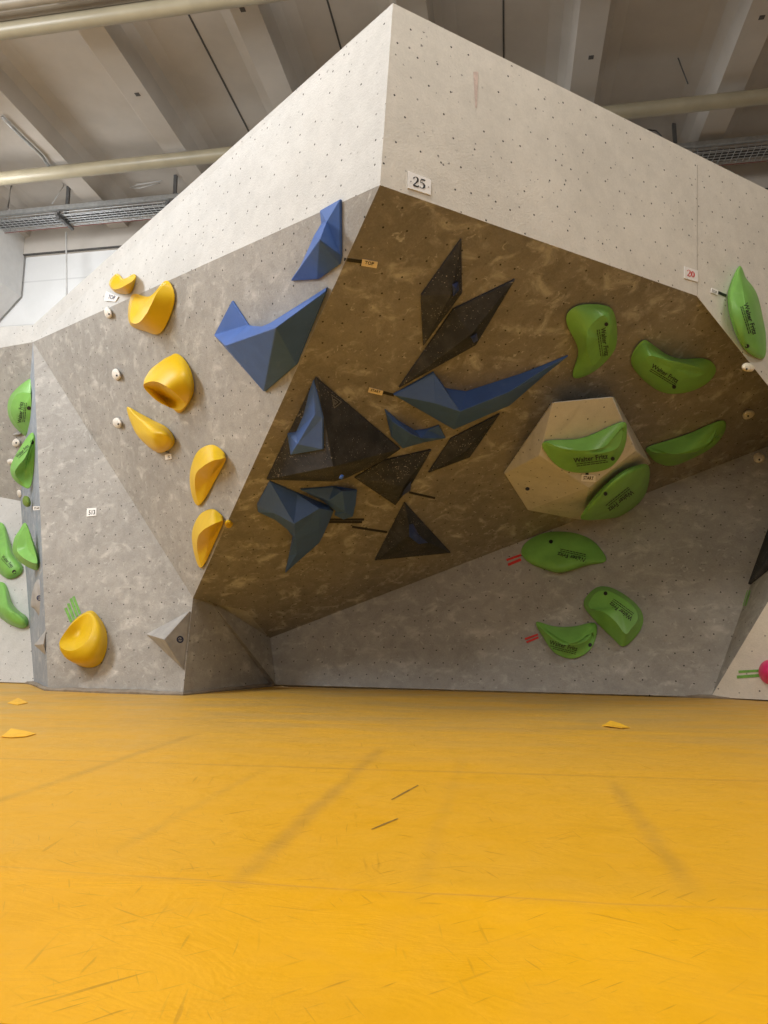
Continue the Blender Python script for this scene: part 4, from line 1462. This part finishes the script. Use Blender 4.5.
cable([(66.2, 232), (66.4, 260), (66.8, 312)], 10.6, .014, 'conduit', 'thin pale rod hanging from the cable tray down the white far wall', name='hanging_rod', cat='rod')
cable([(2, 117), (22, 137), (42, 156), (51, 170), (46, 176)], 9.3, .022, 'steel', 'grey conduit slanting under the ceiling at the upper left', name='conduit', cat='conduit')
cable([(12, 180), (8, 208), (11, 212)], 10.1, .016, 'conduit', 'short pale rod at the left end of the cable tray', name='hanging_rod', cat='rod')
cable([(112, 175), (109, 203)], 10.4, .016, 'steel', 'grey rod behind the cable tray between two hangers', name='hanging_rod', cat='rod')
cable([(60, 178), (64, 186), (52, 204)], 10.2, .009, 'conduit', 'thin loose cable sagging beside the tray hanger', cat='cable')
cable([(187, 171), (160, 181), (136, 185), (130, 188), (140, 188), (160, 183)], 10.4, .010, 'conduit', 'thin looped cable above the tray near the white wall top', cat='cable')
cable([(640, 134), (648, 130), (656, 131), (661, 136), (662, 142)], 9.6, .012, 'cable', 'dark arched cable emerging over the right wall top', cat='cable')
cable([(697, 105), (701, 133)], 10.4, .016, 'steel', 'thin rod right of the tray hanger on the right', name='hanging_rod', cat='rod')
cable([(666, 32), (678, 58), (688, 84)], 9.0, .008, 'cable', 'thin dark cable slanting along the ceiling at the upper right', cat='cable')

# ================================================================== light
w = bpy.data.worlds.new('hall_daylight')
S.world = w
w.use_nodes = True
bg = w.node_tree.nodes['Background']
bg.inputs[0].default_value = (0.95, 0.98, 1.0, 1)
bg.inputs[1].default_value = 0.15


def area(name, loc, target, sx, sy, power, col):
    ld = bpy.data.lights.new(name, 'AREA')
    ld.shape = 'RECTANGLE'
    ld.size, ld.size_y = sx, sy
    ld.energy = power
    ld.color = col
    o = bpy.data.objects.new(name, ld)
    COL.objects.link(o)
    o.location = loc
    o.rotation_euler = (target - loc).to_track_quat('-Z', 'Y').to_euler()
    return o


area('ceiling_lamp_row', hall(-7.6, 2.4, 5.9), hall(-3.6, 6.6, 1.4), 1.2, 3.4, 390, (0.94, 0.975, 1.0))
area('ceiling_lamp_row', hall(-1.7, 1.5, 7.4), hall(-1.2, 1.1, 0), 4.0, 0.8, 265, (1.0, 0.96, 0.90))
area('ceiling_lamp_row', hall(4.2, 2.3, 7.4), hall(4.0, 2.5, 0), 2.0, 1.2, 125, (1.0, 0.95, 0.87))
area('ceiling_lamp_row', hall(-7.7, 8.2, 6.2), hall(-5.5, 11, 5.0), 0.7, 1.6, 58, (0.96, 0.98, 1.0))
area('front_fill', hall(0, -5.6, 4.6), hall(0, 6, 2.6), 14.0, 2.5, 180, (1.0, 0.96, 0.91))  # added neutral fill shining from behind the camera
area('ceiling_fill', hall(-0.6, 2.6, 6.2), hall(-0.6, 3.0, 8), 3.0, 1.0, 45, (0.98, 0.98, 1.0))  # added light that brightens the ceiling
area('ceiling_fill', hall(-1.6, 3.0, 6.0), hall(-5.0, 6.5, 7.9), 1.0, 1.0, 60, (0.97, 0.98, 1.0))  # added light that brightens the rib sides on the left

S.view_settings.view_transform = 'Standard'
S.view_settings.look = 'None'
S.view_settings.exposure = 0.0
S.view_settings.gamma = 1.0
S.view_settings.use_curve_mapping = False
S.cycles.max_bounces = 10
S.cycles.diffuse_bounces = 6
